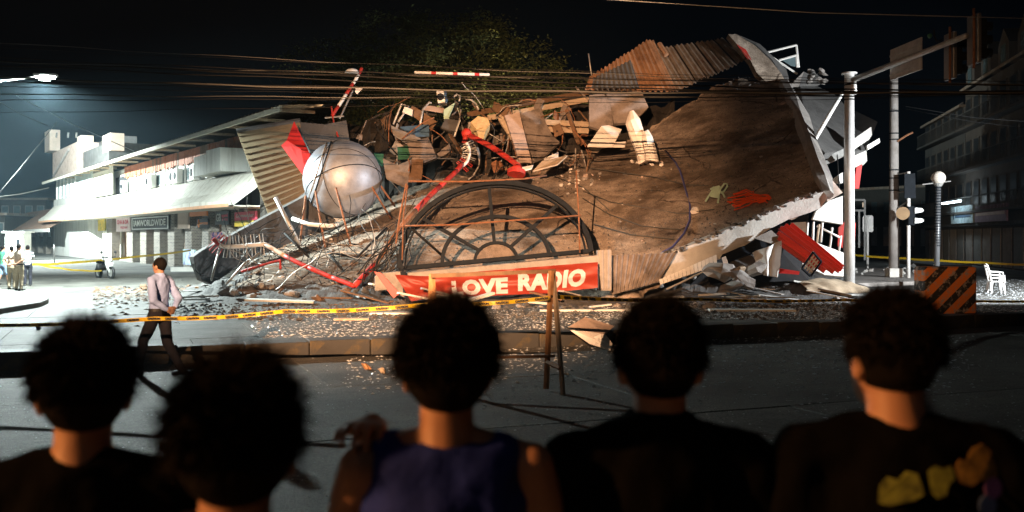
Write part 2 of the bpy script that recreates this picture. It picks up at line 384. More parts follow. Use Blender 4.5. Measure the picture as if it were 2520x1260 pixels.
def panel(name, pts, th, mat, label=None, cat=None, group=None, parent=None):
    m = panel_mb(pts, th)
    if parent: return m.build(name, mat, parent)
    c = sum([V(p) for p in pts], V()) / len(pts)
    return tag(m.build(name, mat, origin=c), label, cat, group)
def PP(d, *pp): return [P(a, b, d if len(r) == 0 else r[0]) for a, b, *r in pp]
def corrugated(A, B, C, D, pitch, amp, nl=2, jag=0.):
    """sheet with ribs running A->D and B->C, waves across A->B"""
    A, B, C, D = V(A), V(B), V(C), V(D); n = (B - A).cross(D - A).normalized()
    k = max(4, int((B - A).length / pitch * 4)); m = MB(); vs = []; fs = []
    for j in range(nl + 1):
        for i in range(k + 1):
            u = i / k; t = j / nl
            if j == nl and jag: t += random.uniform(-jag, jag)
            p = (A * (1 - u) + B * u) * (1 - t) + (D * (1 - u) + C * u) * t
            vs.append(p + n * amp * [0, 1, 1, 0][i % 4])
    for j in range(nl):
        for i in range(k):
            fs.append((j * (k + 1) + i, j * (k + 1) + i + 1, (j + 1) * (k + 1) + i + 1, (j + 1) * (k + 1) + i))
    nv = len(vs); vs2 = vs + [q - n * .012 for q in vs]; f2 = fs + [tuple(i + nv for i in reversed(f)) for f in fs]
    m.add(vs2, f2); return m
# ================================================================== ground
road = structure(MB().add([(-700, -60, 0), (700, -60, 0), (700, 900, 0), (-700, 900, 0)], [(0, 1, 2, 3)]).build('road', 'asphalt'))
KA = G(100, 912); KB = G(1900, 832); KU = (KB - KA).normalized(); KN = V((-KU.y, KU.x, 0)); KANG = math.atan2(KU.y, KU.x)
def KP(u, w_, z=0): return KA + KU * u + KN * w_ + V((0, 0, z))
SL, SW = 4.6, 3.3
sm = MB(); 
g = .009
sm.add([(-SL / 2 + g, -SW / 2 + g, 0), (SL / 2 - g, -SW / 2 + g, 0), (SL / 2 - g, SW / 2 - g, 0), (-SL / 2 + g, SW / 2 - g, 0)] +
       [(-SL / 2 + g - .006, -SW / 2 + g - .006, -.02), (SL / 2 - g + .006, -SW / 2 + g - .006, -.02), (SL / 2 - g + .006, SW / 2 - g + .006, -.02), (-SL / 2 + g - .006, SW / 2 - g + .006, -.02)],
       [(0, 1, 2, 3), (0, 4, 5, 1), (1, 5, 6, 2), (2, 6, 7, 3), (3, 7, 4, 0)])
slab0 = None
for j in range(-4, 12):
    for i in range(-6, 9):
        c = KP(i * SL + (1.3 if j % 2 else 0.), (j + .5) * SW + (.45 if j >= 0 else 0.), 0)
        if abs(c.x) > c.y * .62 + 7 or c.y > 56 or c.y < 4.5: continue
        if slab0 is None:
            slab0 = sm.build('road_slab', 'road_slab', road); o = slab0
        else:
            o = slab0.copy(); COL.objects.link(o)
        o.location = (c.x, c.y, .02 + random.uniform(-.004, .004)); o.rotation_euler = (random.uniform(-.0008, .0008), random.uniform(-.0008, .0008), KANG + (PI if (i * 7 + j * 3) % 2 else 0))
# raised strip between the two carriageways, one stone after another
med = structure(MB().obox(KP(-13, .06), KU * 33.4, KN * .33, V((0, 0, .2))).build('median_strip', 'concrete'))
ks0 = None
for i in range(33):
    if ks0 is None:
        m = MB(); m.box((0, .215, .145), (.985, .43, .29)); ks0 = m.build('kerb_stone', 'kerb_paint', med, bevel=.014); o = ks0
    else:
        o = ks0.copy(); COL.objects.link(o)
    o.location = KP(-12.6 + i * 1.0, random.uniform(-.015, .015), random.uniform(-.03, .01)); o.rotation_euler = (random.uniform(-.02, .02), random.uniform(-.014, .014), KANG + random.uniform(-.012, .012))
pv = MB(); pv.prism([V((-60, -40, 0)), V((60, -40, 0)), V((60, 4.6, 0)), V((-60, 4.6, 0))], V((0, 0, .15)))
structure(pv.build('near_pavement', 'pavement'))
pts = [G(-700, 800), G(-60, 781), G(0, 775), G(98, 758), G(120, 748), G(104, 737), G(0, 722), G(-700, 705)]
structure(MB().prism(pts, V((0, 0, .16))).build('corner_pavement', 'pavement', bevel=.03))
pts = [G(1940, 714), G(2270, 702), G(2300, 690), G(2280, 672), G(2100, 664), G(1960, 670)]
structure(MB().prism(pts, V((0, 0, .17))).build('traffic_island', 'concrete', bevel=.03))

# ================================================================== lamps
def street_lamp(name, label, base, head, col, watts, aim, size=150, blend=.6, radius=.15, hl=.75):
    base, head = V(base), V(head); t = thing(name, label, 'street lamp', base)
    d = V((head.x - base.x, head.y - base.y, 0)).normalized()
    MB().tube([base, V((base.x, base.y, head.z - .9))], [.12, .07], 12).build('post', 'galv', t, True)
    a0 = V((base.x, base.y, head.z - .9))
    MB().tube([a0, a0 + V((0, 0, .35)) + d * .15, head - d * hl * .5 - V((0, 0, .02))], [.06, .05, .035], 8).build('arm', 'galv', t, True)
    MB().box(base + V((0, 0, .02)), (.4, .4, .05)).build('base_plate', 'galv', t)
    rot = Matrix.Rotation(math.atan2(d.y, d.x), 3, 'Z')
    MB().box(head + V((0, 0, .06)), (hl, .3, .1), rot).build('lamp_head', 'galv', t, bevel=.03)
    e = mk(name + '_lens', (.8, .8, .8), emit=col, estr=120, bump=0)
    MB().ball(head - V((0, 0, .01)), hl * .44, .17, .13, 16, 10, rot).build('lens', e, t, True)
    L = bpy.data.lights.new(name, 'SPOT'); L.energy = watts; L.color = col; L.spot_size = R(size); L.spot_blend = blend; L.shadow_soft_size = radius
    lo = bpy.data.objects.new('light_source', L); COL.objects.link(lo); lo.parent = t
    lo.location = head - V((0, 0, .2)) - base
    lo.rotation_euler = (V(aim) - (head - V((0, 0, .12)))).to_track_quat('-Z', 'Y').to_euler()
    return t
COOL = (.86, 1.0, .98); SODIUM = (1.0, .50, .20); WHITE = (.93, .97, 1.0)
hd2 = P(-170, 300, 75.0)
street_lamp('street_lamp', 'second white street lamp farther down the left street', V((hd2.x - 3, hd2.y - 1, 0)), hd2, COOL, 120000, hd2 + V((.3, .5, -1)), 172, .15, .16, .8)
hd = P(112, 189, 36.0)
street_lamp('street_lamp', 'tall street lamp with glowing white head above the left street', V((hd.x - 4.2, hd.y - .6, 0)), hd, COOL, 36000, hd + V((-.12, .02, -1)), 177, .2, .16, .8)
def flood(name, label, base, h, aim, col, watts, size, blend, radius=.12):
    base = V(base); t = thing(name, label, 'floodlight', base); top = base + V((0, 0, h))
    MB().tube([base, top], [.07, .05], 10).build('mast', 'galv', t, True)
    for k in range(3):
        a = 2 * PI * k / 3 + .4
        MB().tube([base + V((0, 0, .9)), base + V((math.cos(a) * .8, math.sin(a) * .8, .02))], .025, 6).build('leg', 'galv', t, True)
    flood_head(t, top, aim, col, watts, size, blend, radius)
    return t
def flood_head(t, top, aim, col, watts, size, blend, radius=.12):
    top = V(top); base = LOC[t.name]; q = (V(aim) - top).normalized(); rot = q.to_track_quat('-Z', 'Y').to_matrix()
    MB().box(top - q * .02, (.5, .38, .14), rot).build('lamp_housing', 'black_metal', t, bevel=.02)
    e = mk('flood_lens', (.8, .8, .8), emit=col, estr=30, bump=0)
    MB().box(top + q * .08, (.44, .32, .03), rot).build('lens', e, t)
    L = bpy.data.lights.new('flood', 'SPOT'); L.energy = watts; L.color = col; L.spot_size = R(size); L.spot_blend = blend; L.shadow_soft_size = radius
    lo = bpy.data.objects.new('light_source', L); COL.objects.link(lo); lo.parent = t; lo.location = top + q * .16 - base
    lo.rotation_euler = q.to_track_quat('-Z', 'Y').to_euler()
def shade_flap(t, top, aim, right_deg, low_deg):  # unseen flap added to keep the beam off one side of the deck
    top = V(top); q = (V(aim) - top).normalized(); r = q.cross(V((0, 0, 1))).normalized(); u = r.cross(q)
    for ax, oth, deg, nme in ((r, u, right_deg, 'shade_flap'), (-u, r, low_deg, 'shade_flap')):
        if deg is None: continue
        e0 = top + q * .16 + ax * .3; e1 = top + q * .76 + ax * (.6 * math.tan(R(deg)))
        MB().obox(e0 - oth * .42, oth * .84, e1 - e0, (e1 - e0).cross(oth).normalized() * .01).build(nme, 'black_metal', t)
fm = flood('floodlight_mast', 'tripod floodlight mast with two warm lamps behind the crowd', (-4.6, -9, 0.15), 6.6, P(1260, 510, 35), (1.0, .54, .28), 215000, 27, .8, .025)
shade_flap(fm, V((-4.6, -9, 6.75)), P(1260, 510, 35), 7.9, None)
flood_head(fm, V((-4.6, -9, 6.3)), P(2080, 440, 33), (1.0, .5, .22), 21000, 20, .9)
flood('floodlight_mast', 'tripod floodlight with white lamp at the right of the ruin', (21.5, 27.5, 0), 4.6, V((14.9, 35.1, 2.5)), WHITE, 22000, 93, .25)
street_lamp('sodium_lamp', 'orange street lamp out on the left pavement', V((-14.5, -.9, .15)), V((-12.0, -.7, 5.3)), (1.0, .42, .13), 11500, V((0, 1.9, 1.55)), 30, .5, .15, .7)
flood('floodlight_mast', 'unseen warm lamp added behind the ruin to light the tree', (-8.5, 51, 0), 4.0, V((-6.0, 61, 12.5)), (1.0, .68, .36), 15000, 150, .7)  # added lamp, hidden from view, put here to brighten the tree
# ================================================================== market building on the left
B0 = G(435, 655); BA = V((-1573, 2450, 0)).normalized(); BN = V((-BA.y, BA.x, 0))
if BN.dot(-B0) < 0: BN = -BN
def B(t, w_, z): return B0 + BA * t + BN * w_ + V((0, 0, z))
def BT(px, w_=0.):
    """where along the facade (offset w_) the picture column px lies"""
    k = (px - CX) / FPX; o = B0 + BN * w_
    return (k * o.y - o.x) / (BA.x - k * BA.y)
def BZ(px, py, w_=0.):
    d = (B0 + BN * w_ + BA * BT(px, w_)).y
    return HC - (py - CY) / FPX * d
def bbox(t0, t1, w0, w1, z0, z1): return MB().obox(B(t0, w0, z0), BA * (t1 - t0), BN * (w1 - w0), V((0, 0, z1 - z0)))
mk_b = thing('market_building', 'long two storey market building with white awning and brown eaves', 'building', B(0, 0, 0))
TR, TL = BT(668), BT(150)
ZC0 = BZ(430, 517, 2.2); ZC1 = BZ(430, 452, 0)      # awning lip and top
ZR = BZ(430, 343, 1.6)                                # eave
TW = BT(690)
bbox(TW, TL, -9, -1.6, 0, ZC0 + .1).build('wall', 'peach', mk_b)
bbox(TW, TL, -9, -.5, ZC0 + .1, ZR - .3).build('wall', 'wall_white', mk_b)
# awning: a thick sloping shell with a lip
aw = MB()
n_aw = 40
vs = []; fs = []
for i in range(n_aw + 1):
    t = TR + (TL - TR) * i / n_aw; s = random.uniform(-.05, .05)
    for (w_, z) in ((2.2, ZC0 + s), (2.2, ZC0 + .28 + s), (1.55, ZC0 + .75), (.7, ZC1 - .3), (-.35, ZC1), (-.35, ZC1 - .25), (1.9, ZC0 + .02 + s)):
        vs.append(B(t, w_, z))
for i in range(n_aw):
    for k in range(7):
        fs.append((i * 7 + k, i * 7 + (k + 1) % 7, (i + 1) * 7 + (k + 1) % 7, (i + 1) * 7 + k))
fs += [tuple(range(7)), tuple(n_aw * 7 + 6 - k for k in range(7))]
aw.add(vs, fs).build('awning', 'awning_white', mk_b)
bbox(TR, TL, 2.2, 2.235, ZC0 - .06, ZC0 + .1).build('awning_lip', 'peach', mk_b)
bbox(TR, TL, -1.6, 1.9, ZC0 - .04, ZC0 + .02).build('soffit', 'cream', mk_b)
# brick pillars and what closes the bays
PX = [(274, 291), (323, 343), (357, 377), (391, 411), (426, 447), (469, 490), (512, 532), (560, 577), (604, 622)]
for a, b in PX:
    bbox(BT(b - 5), BT(a), -.3, .35, 0, ZC0 + .1).build('pillar', 'brick_grey', mk_b)
for i in range(len(PX) - 1):
    t0, t1 = BT(PX[i + 1][0]), BT(PX[i][1])
    sh = bbox(t0, t1, -1.6, -.78, .15, ZC0 * .74).build('shutter', ['peach_pale', 'white_paint', 'peach'][i % 3], mk_b)
    for k in range(9):
        z = .25 + k * (ZC0 * .74 - .3) / 9
        bbox(t0 + .05, t1 - .05, -.78, -.75, z, z + .16).build('slat', ['peach_pale', 'white_paint', 'peach'][i % 3], sh)
    bbox(t0, t1, -.75, -.1, 0, .15).build('step', 'pavement', mk_b)
bbox(BT(260), BT(222), -1.6, -1.3, 0, ZC0 * .8).build('shutter', 'cream', mk_b)
bbox(BT(218), BT(188), -1.6, -1.2, 0, ZC0 * .8).build('shutter', 'peach_pale', mk_b)
bbox(BT(272), BT(262), -.5, .3, 0, ZC0).build('pillar', 'white_paint', mk_b)
bbox(BT(200), BT(186), -.3, .4, 0, ZC0).build('pillar', 'cream', mk_b)
for t in (BT(196), BT(191)):
    MB().tube([B(t, .5, ZC0), B(t, .5, 1.2)], .09, 6).build('downpipe', 'black_metal', mk_b)
# upper floor: windows, boxes, the roof and its eave
def wq(px0, px1, py0, py1, w0=-.5, w1=-.42):
    t0, t1 = BT(px1), BT(px0); pm = (px0 + px1) / 2
    return t0, t1, BZ(pm, py1, 0), BZ(pm, py0, 0)
UW = [(302, 322, 405, 455), (325, 345, 400, 462), (346, 366, 398, 440), (372, 392, 392, 448), (396, 404, 388, 452), (408, 424, 387, 440), (426, 440, 382, 440), (444, 470, 376, 436), (474, 496, 370, 436)]
for i, (a, b, c, d) in enumerate(UW):
    t0, t1, z0, z1 = wq(a, b, c, d); z1 = min(z1, ZR - 1.3); z0 = ZC1 + .08
    wi = bbox(t0, t1, -.5, -.38, z0, z1).build('window', 'white_paint', mk_b)
    wd = (t1 - t0)
    for k in range(2):
        bbox(t0 + .12 + k * wd / 2, t0 + wd / 2 - .06 + k * wd / 2, -.38, -.365, z0 + .1, z1 - .1).build('pane', 'glass' if (i + k) % 4 == 0 else 'window_pale', wi)
t0, t1 = BT(586), BT(510)
bbox(t0, BT(550), -.5, 1.0, ZC1 + .05, ZR - 1.0).build('annex_box', 'wall_white', mk_b)
bbox(BT(548), t1, -.5, .8, ZC1 + .05, ZR - 1.15).build('annex_box', 'wall_white', mk_b)
bbox(BT(300), BT(272), -.5, -.42, ZC1, ZR - .9).build('opening_shade', 'hole_shade', mk_b)  # solid box; the dark inside the gap is only its colour
for px in (322, 346, 370, 394, 406, 425, 443, 472, 498, 508):
    t = BT(px); MB().tube([B(t, -.33, ZC1), B(t, -.33, ZR - 1.1)], .07, 6).build('pipe', 'white_paint', mk_b)
# eave boards
bt = BT(640); k = 0
while bt < BT(300):
    wd = random.uniform(.35, .7)
    bbox(bt, bt + wd * .86, -.42, -.34 + random.uniform(0, .05), ZR - 1.12 + random.uniform(-.1, .08), ZR - .22).build('eave_board', 'brown_board' if random.random() < .82 else 'wood_dark', mk_b)
    bt += wd
rf = MB(); 
TE = BT(775)
rA, rB_ = B(TE, 1.7, ZR), B(TL + 1.5, 1.7, ZR); rC, rD = B(TL + 1.5, -6, ZR + 1.6), B(TE + 9, -6, ZR + 1.6)
rfo = corrugated(rA, rB_, rC, rD, .55, .07).build('roof', 'roof_metal', mk_b)
bbox(TE, TL + 1.5, 1.55, 1.68, ZR - .26, ZR - .04).build('fascia', 'cream', rfo)
for i in range(16):
    t = TE + 1 + i * 4.1
    MB().obox(B(t, -.4, ZR - .16), BA * .12, BN * 2.0, V((0, 0, .14))).build('rafter', 'wood_pale', rfo)
for i, px in enumerate((300, 355, 420, 430, 470, 520)):
    t = BT(px); z0 = ZC1 + .02
    wd = 2.6 if i == 1 else 1.0
    a = thing('air_conditioner', ['small square white outdoor unit at the left end above the awning', 'long grey ducted outdoor unit lying above the awning',
        'left of two white outdoor units side by side above the awning', 'right of two white outdoor units side by side above the awning',
        'white outdoor unit between the window pipes above the awning', 'white outdoor unit in front of the big white annex box'][i], 'air conditioner', B(t, .1, z0), 'outdoor units above the awning')
    bbox(t - wd, t + .0, -.28, .12, z0, z0 + .95).build('casing', 'ac_white', a, bevel=.03)
    m = MB(); c = B(t - wd * .5, .135, z0 + .48)
    m.tube([c, c + BN * .03], .25, 16).build('fan_grille', 'black_metal', a)
# signs
def shop_sign(px0, px1, py0, py1, mat, label, w_=.45, th=.12):
    t0, t1 = BT(px1, w_), BT(px0, w_); pm = (px0 + px1) / 2
    z0, z1 = BZ(pm, py1, w_), BZ(pm, py0, w_)
    s = thing('shop_sign', label, 'sign', B((t0 + t1) / 2, w_, z0))
    bbox(t0, t1, w_ - th, w_, z0, z1).build('board', mat, s)
    return s, t0, t1, z0, z1, w_
def sign_text(S, body, u, v, hgt, wfrac, mat, **k):
    s, t0, t1, z0, z1, w_ = S
    c = B(t1 + (t0 - t1) * u, w_, z0 + (z1 - z0) * v)
    return text_on(body, (z1 - z0) * hgt, c, -BA, V((0, 0, 1)), mat, s, lift=.02, width=abs(t1 - t0) * wfrac, **k)
DM('sign_black', (.012, .012, .012), .5, bump=0); DM('sign_orange', (.8, .22, .02), .5, bump=0, var=.06); DM('sign_pink', (.75, .08, .13), .5, bump=0, var=.06)
DM('sign_pale', (.62, .5, .48), .6, bump=0); DM('ink_red', (.5, .05, .08), .6, bump=0); DM('sign_yellow', (.65, .45, .06), .6, bump=0, stain=((.2, .25, .1), 3, .5, .6)); DM('poster_print', (.5, .68, .66), .6, bump=0, var=.2, scale=4, stain=((.1, .12, .42), 2.2, .48, .56))
S = shop_sign(323, 416, 532, 566, 'sign_black', 'black sign reading IAMWORLDWIDE in white block letters')
sign_text(S, 'IAMWORLDWIDE', .5, .5, .62, .84, 'ink_white', bold=.01)
s, t0, t1, z0, z1, w_ = S
for (a0, a1, b0, b1) in ((.02, .98, .06, .12), (.02, .98, .88, .94), (.02, .035, .06, .94), (.965, .98, .06, .94)):
    bbox(t1 + (t0 - t1) * a1, t1 + (t0 - t1) * a0, w_, w_ + .015, z0 + (z1 - z0) * b0, z0 + (z1 - z0) * b1).build('border', 'ink_white', s)
S = shop_sign(286, 319, 536, 570, 'sign_pale', 'pale pink shop sign with faded red letters beside the black sign')
sign_text(S, 'CHA & DA', .5, .68, .4, .86, 'ink_red', bold=.012); sign_text(S, 'FRIDAN', .6, .28, .26, .5, 'ink_red')
S = shop_sign(466, 508, 520, 532, 'sign_orange', 'orange fascia sign over the key symbol shop')
S = shop_sign(484, 511, 538, 561, 'sign_black', 'black sign with orange key symbol')
s, t0, t1, z0, z1, w_ = S
bbox(t0, t1 + (t0 - t1) * .3, w_, w_ + .02, z0 + (z1 - z0) * .38, z0 + (z1 - z0) * .6).build('key_bar', 'sign_orange', s)
m = MB(); c = B(t1 + (t0 - t1) * .2, w_, (z0 + z1) / 2); rr = (z1 - z0) * .4
m.tube([c + (-BA * math.cos(a) * rr * .55 + V((0, 0, math.sin(a) * rr))) for a in [2 * PI * k / 16 for k in range(17)]], rr * .16, 6, False).build('key_ring', 'sign_orange', s)
S = shop_sign(530, 563, 519, 553, 'sign_black', 'black sign reading GB in white with pink print')
sign_text(S, 'GB', .26, .5, .75, .36, 'ink_white', bold=.012); sign_text(S, 'apparel', .72, .66, .32, .44, 'sign_pink', bold=.01); sign_text(S, 'BOUTIQUE', .74, .36, .24, .4, 'sign_pink')
S = shop_sign(577, 628, 521, 542, 'sign_pink', 'pink red shop sign with white script letters at the right end')
sign_text(S, 'Glamour bar', .5, .55, .62, .84, 'ink_white', shear=.3)
S = shop_sign(577, 622, 543, 557, 'sign_yellow', 'small yellow green picture board under the pink sign')
S = shop_sign(241, 258, 538, 568, 'sign_yellow', 'yellow sign on the far bay of the arcade')
S = shop_sign(437, 462, 523, 563, 'peach_pale', 'blank square beige signboard on the brick pillar', .5)
S = shop_sign(203, 275, 412, 484, 'cream', 'large cream billboard with yellow edge on the upper floor', .2)
s, t0, t1, z0, z1, w_ = S
bbox(t1 + (t0 - t1) * .16, t1, w_, w_ + .03, z0, z1).build('yellow_strip', 'sign_yellow', s)
S = shop_sign(450, 478, 614, 652, 'poster_print', 'white blue poster board standing at the foot of the arcade', .7)
# ------------------------------------------------------------------ tower at the far end
tw = thing('corner_tower', 'roofless concrete corner tower with three posts above the awning', 'tower', B(BT(160), 0, 0))
tT0, tT1 = BT(176, .6), BT(132, .6)
def ZT(px, py): return BZ(px, py, .6)
bbox(tT0 - 9, tT1, -4.5, .6, 0, ZT(160, 487)).build('wall', 'wall_white', tw)
wl = bbox(tT0 - 9, tT1 - .3, -4.2, .3, ZT(160, 487), ZT(160, 432)).build('wall', 'window_pale', tw)
for k in range(6):
    t = tT1 - .4 - k * 2.3
    bbox(t - .3, t, .3, .42, ZT(160, 487), ZT(160, 432)).build('mullion', 'white_paint', wl)
bbox(tT0 - 4, tT1, -4.6, .7, ZT(160, 432), ZT(160, 364)).build('parapet', 'plaster_pink', tw)
MB().tube([B(tT1 - 1.2, .76, ZT(160, 425)), B(tT0 + .5, .76, ZT(160, 374))], .14, 6).build('brace', 'concrete', tw)
bbox(BT(268, .2) , tT0 - 4.01, -5, .2, ZT(200, 432), ZT(200, 372)).build('parapet', 'concrete_dark', tw)
for px0, px1, py in ((110, 122, 322), (190, 200, 335), (252, 272, 331)):
    t0, t1 = BT(px1, .2), BT(px0, .2)
    bbox(t0, t1, -.9, .2, ZT((px0 + px1) / 2, 368), BZ((px0 + px1) / 2, py, .2)).build('post', 'peach_pale', tw)
bbox(BT(250), BT(206), -3, -1.2, ZT(230, 372), BZ(230, 340)).build('roof_tank', 'concrete_dark', tw)
for px in (134, 162, 182):
    t = BT(px); MB().tube([B(t, -.2, BZ(px, 338)), B(t - .3, -.2, BZ(px, 327))], .1, 6).build('rebar_stub', 'concrete', tw)
# shed with tiled roof at the far left
sh = thing('arcade_shed', 'low arcade with brown tiled roof and brick pillars beyond the tower', 'building', B(BT(100), 0, 0))
q0, q1 = BT(190), BT(15)
za, zb = BZ(100, 563, 2.5), BZ(100, 518, -2)
corrugated(B(q0, 2.6, za), B(q1, 2.6, za), B(q1 - 8, -2, zb), B(q0, -2, zb), .6, .08).build('roof', 'roof_tile', sh)
bbox(q0, q1, 2.5, 2.65, za - .35, za - .02).build('fascia', 'white_paint', sh)
bbox(q0, q1, -4, -1.2, 0, za).build('wall', 'peach_pale', sh)
for px in (78, 98, 118, 137, 157, 176):
    bbox(BT(px + 7), BT(px), -.2, .5, 0, za).build('pillar', 'brick_grey', sh)
for px in (88, 108, 127, 147, 166):
    bbox(BT(px + 8), BT(px + 1), .3, .4, za * .7, za).build('sign_board', ['sign_pale', 'window_pale'][px % 2], sh)
kk = thing('guard_kiosk', 'small white kiosk with dark door slit behind the bystanders', 'kiosk', G(45, 640))
kz = G(45, 640); MB().box(kz + V((0, 0, 1.15)), (1.5, 1.4, 2.3)).build('wall', 'white_paint', kk); MB().box(kz + V((0, 0, 2.36)), (1.9, 1.8, .12)).build('roof', 'white_paint', kk)
MB().box(kz + V((.32, -.71, 1.1)), (.28, .03, 1.3)).build('door', 'black_metal', kk)
MB().box(kz + V((-.4, -.71, 1.4)), (.16, .03, .3)).build('window', 'glass', kk)
# dark buildings beyond
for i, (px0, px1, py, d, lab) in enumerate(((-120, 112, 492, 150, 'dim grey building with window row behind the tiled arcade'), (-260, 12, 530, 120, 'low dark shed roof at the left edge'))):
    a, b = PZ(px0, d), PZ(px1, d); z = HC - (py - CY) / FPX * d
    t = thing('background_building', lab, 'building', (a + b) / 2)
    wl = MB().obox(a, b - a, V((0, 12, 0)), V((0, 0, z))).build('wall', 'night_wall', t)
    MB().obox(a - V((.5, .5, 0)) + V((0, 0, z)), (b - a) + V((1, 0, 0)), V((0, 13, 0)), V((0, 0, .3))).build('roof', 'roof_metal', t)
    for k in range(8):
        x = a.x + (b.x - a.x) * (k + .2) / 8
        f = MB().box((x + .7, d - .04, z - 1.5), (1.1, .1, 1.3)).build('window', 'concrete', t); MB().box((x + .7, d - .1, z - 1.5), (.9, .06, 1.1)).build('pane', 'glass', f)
# ================================================================== the collapsed building
ruin = thing('collapsed_building', 'collapsed concrete building, its brown roof deck tilted toward the street', 'building', G(1350, 740))
NET = [
 [(560, 706, 31.5), (590, 672, 33.5), (640, 636, 36), (700, 606, 39)],
 [(760, 720, 30.8), (775, 648, 33.5), (800, 585, 37), (830, 545, 41)],
 [(980, 748, 30.3), (990, 615, 33.2), (1000, 525, 37), (1010, 462, 41.5)],
 [(1250, 748, 30.5), (1255, 600, 33.2), (1262, 490, 37), (1270, 405, 42)],
 [(1500, 745, 30.9), (1510, 590, 33.2), (1525, 455, 37), (1535, 352, 42)],
 [(1700, 632, 31.2), (1705, 515, 33.6), (1700, 390, 37.6), (1680, 262, 42.5)],
 [(1880, 548, 31.2), (1862, 442, 33.8), (1830, 315, 38), (1795, 196, 43)],
 [(2036, 474, 31.0), (1998, 370, 34), (1962, 270, 38), (1928, 205, 42.5)]]
NETP = [[P(*q) for q in c] for c in NET]
def cr(p, t):
    n = len(p) - 1; x = min(max(t, 0), 1) * n; i = min(int(x), n - 1); f = x - i
    a = p[i - 1] if i > 0 else p[0] * 2 - p[1]; b = p[i]; c = p[i + 1]; d = p[i + 2] if i + 2 <= n else p[n] * 2 - p[n - 1]
    return .5 * ((2 * b) + (c - a) * f + (2 * a - 5 * b + 4 * c - d) * f * f + (3 * b - a - 3 * c + d) * f ** 3)
def deck(u, v): return cr([cr(c, v) for c in NETP], u)
def deck_n(u, v):
    e = .004; a = deck(min(u + e, 1), v) - deck(max(u - e, 0), v); b = deck(u, min(v + e, 1)) - deck(u, max(v - e, 0))
    n = a.cross(b).normalized(); return n if n.dot(V((0, -1, .3))) > 0 else -n
NU, NV = 150, 56
vs = []; fs = []
for j in range(NV + 1):
    for i in range(NU + 1):
        u, v = i / NU, j / NV; p = deck(u, v); n = deck_n(u, v)
        e = min(u, 1 - u, v, 1 - v)
        q = mnoise.noise(p * .45) * .16 + mnoise.noise(p * 1.9) * .035
        # shallow creases where the deck cracked
        cz = abs(mnoise.noise(V((p.x * .35, p.y * .3, 4.2)))); q -= .06 * max(0, 1 - cz / .03)
        p = p + n * q
        if e < .02: p += V((mnoise.noise(p * 2.7), mnoise.noise(p * 3.1 + V((9, 0, 0))), mnoise.noise(p * 2.9 + V((0, 7, 0))))) * .16
        vs.append(p)
for j in range(NV):
    for i in range(NU):
        fs.append((j * (NU + 1) + i, j * (NU + 1) + i + 1, (j + 1) * (NU + 1) + i + 1, (j + 1) * (NU + 1) + i))
nv = len(vs); tk = .3
bk = [vs[k] - deck_n((k % (NU + 1)) / NU, (k // (NU + 1)) / NV) * tk for k in range(nv)]
bd = [i for i in range(NU + 1)] + [j * (NU + 1) + NU for j in range(1, NV + 1)] + [NV * (NU + 1) + i for i in range(NU - 1, -1, -1)] + [j * (NU + 1) for j in range(NV - 1, 0, -1)]
side = [(bd[k], bd[(k + 1) % len(bd)], bd[(k + 1) % len(bd)] + nv, bd[k] + nv) for k in range(len(bd))]
MB().add(vs + bk, fs + [tuple(i + nv for i in reversed(f)) for f in fs] + side).build('roof_deck', 'deck', ruin, True)
# broken edge beam under the lifted end
top = [(1500, 668), (1560, 652), (1620, 632), (1680, 612), (1730, 588), (1790, 566), (1850, 540), (1910, 512), (1970, 488), (2026, 470), (2036, 486)]
bot = [(2020, 512), (1990, 524), (1940, 540), (1890, 566), (1840, 600), (1780, 634), (1720, 656), (1660, 678), (1625, 694), (1560, 716), (1502, 722)]
pl = [P(a + random.uniform(-2, 2), b + random.uniform(-3, 2), 30.7) for a, b in top] + [P(a, b, 30.9) for a, b in bot]
m = MB(); n = len(top)
for i in range(n - 1):
    a, b, c, d = pl[i], pl[i + 1], pl[2 * n - 2 - i], pl[2 * n - 1 - i]
    ex = V((.05, .55, .05)); base = len(m.v)
    m.add([a, b, c, d, a + ex, b + ex, c + ex, d + ex], [(0, 3, 2, 1), (4, 5, 6, 7), (0, 1, 5, 4), (3, 7, 6, 2)] + ([(0, 4, 7, 3)] if i == 0 else []) + ([(1, 2, 6, 5)] if i == n - 2 else []))
m.build('edge_beam', 'concrete_pale', ruin)
# crumbled crest on the beam
CH = []
def chunk_mesh(name, seed, flat=1.):
    random.seed(seed); b = MB(); b.ball((0, 0, 0), .5, .5, .5, 7, 5)
    vv = []
    for q in b.v:
        k = random.uniform(.62, 1.12); vv.append((q.x * k * random.uniform(.8, 1.1), q.y * k, q.z * k * flat))
    me = bpy.data.meshes.new(name); me.from_pydata(vv, [], b.f); me.update(); return me
CHUNKS = [chunk_mesh('concrete_chunk', 40 + i, .55 + .12 * (i % 4)) for i in range(10)]
random.seed(5)
def put_chunk(p, s, mat='concrete', parent=None, name='concrete_chunk', label=None, group=None, k=None):
    me = CHUNKS[random.randrange(10) if k is None else k]
    key = me.name + mat
    if key not in CHM:
        c = me.copy(); c.name = 'concrete_chunk'; c.materials.clear(); c.materials.append(M[mat]); CHM[key] = c
    o = bpy.data.objects.new(name, CHM[key]); COL.objects.link(o)
    o.location = V(p) - (LOC[parent.name] if parent else V()); o.scale = (s * random.uniform(.8, 1.4), s * random.uniform(.7, 1.1), s * random.uniform(.6, 1.))
    o.rotation_euler = (random.uniform(-.6, .6), random.uniform(-.6, .6), random.uniform(0, 6.28))
    if parent: o.parent = parent
    else: tag(o, label, 'rubble', group)
    return o
CHM = {}
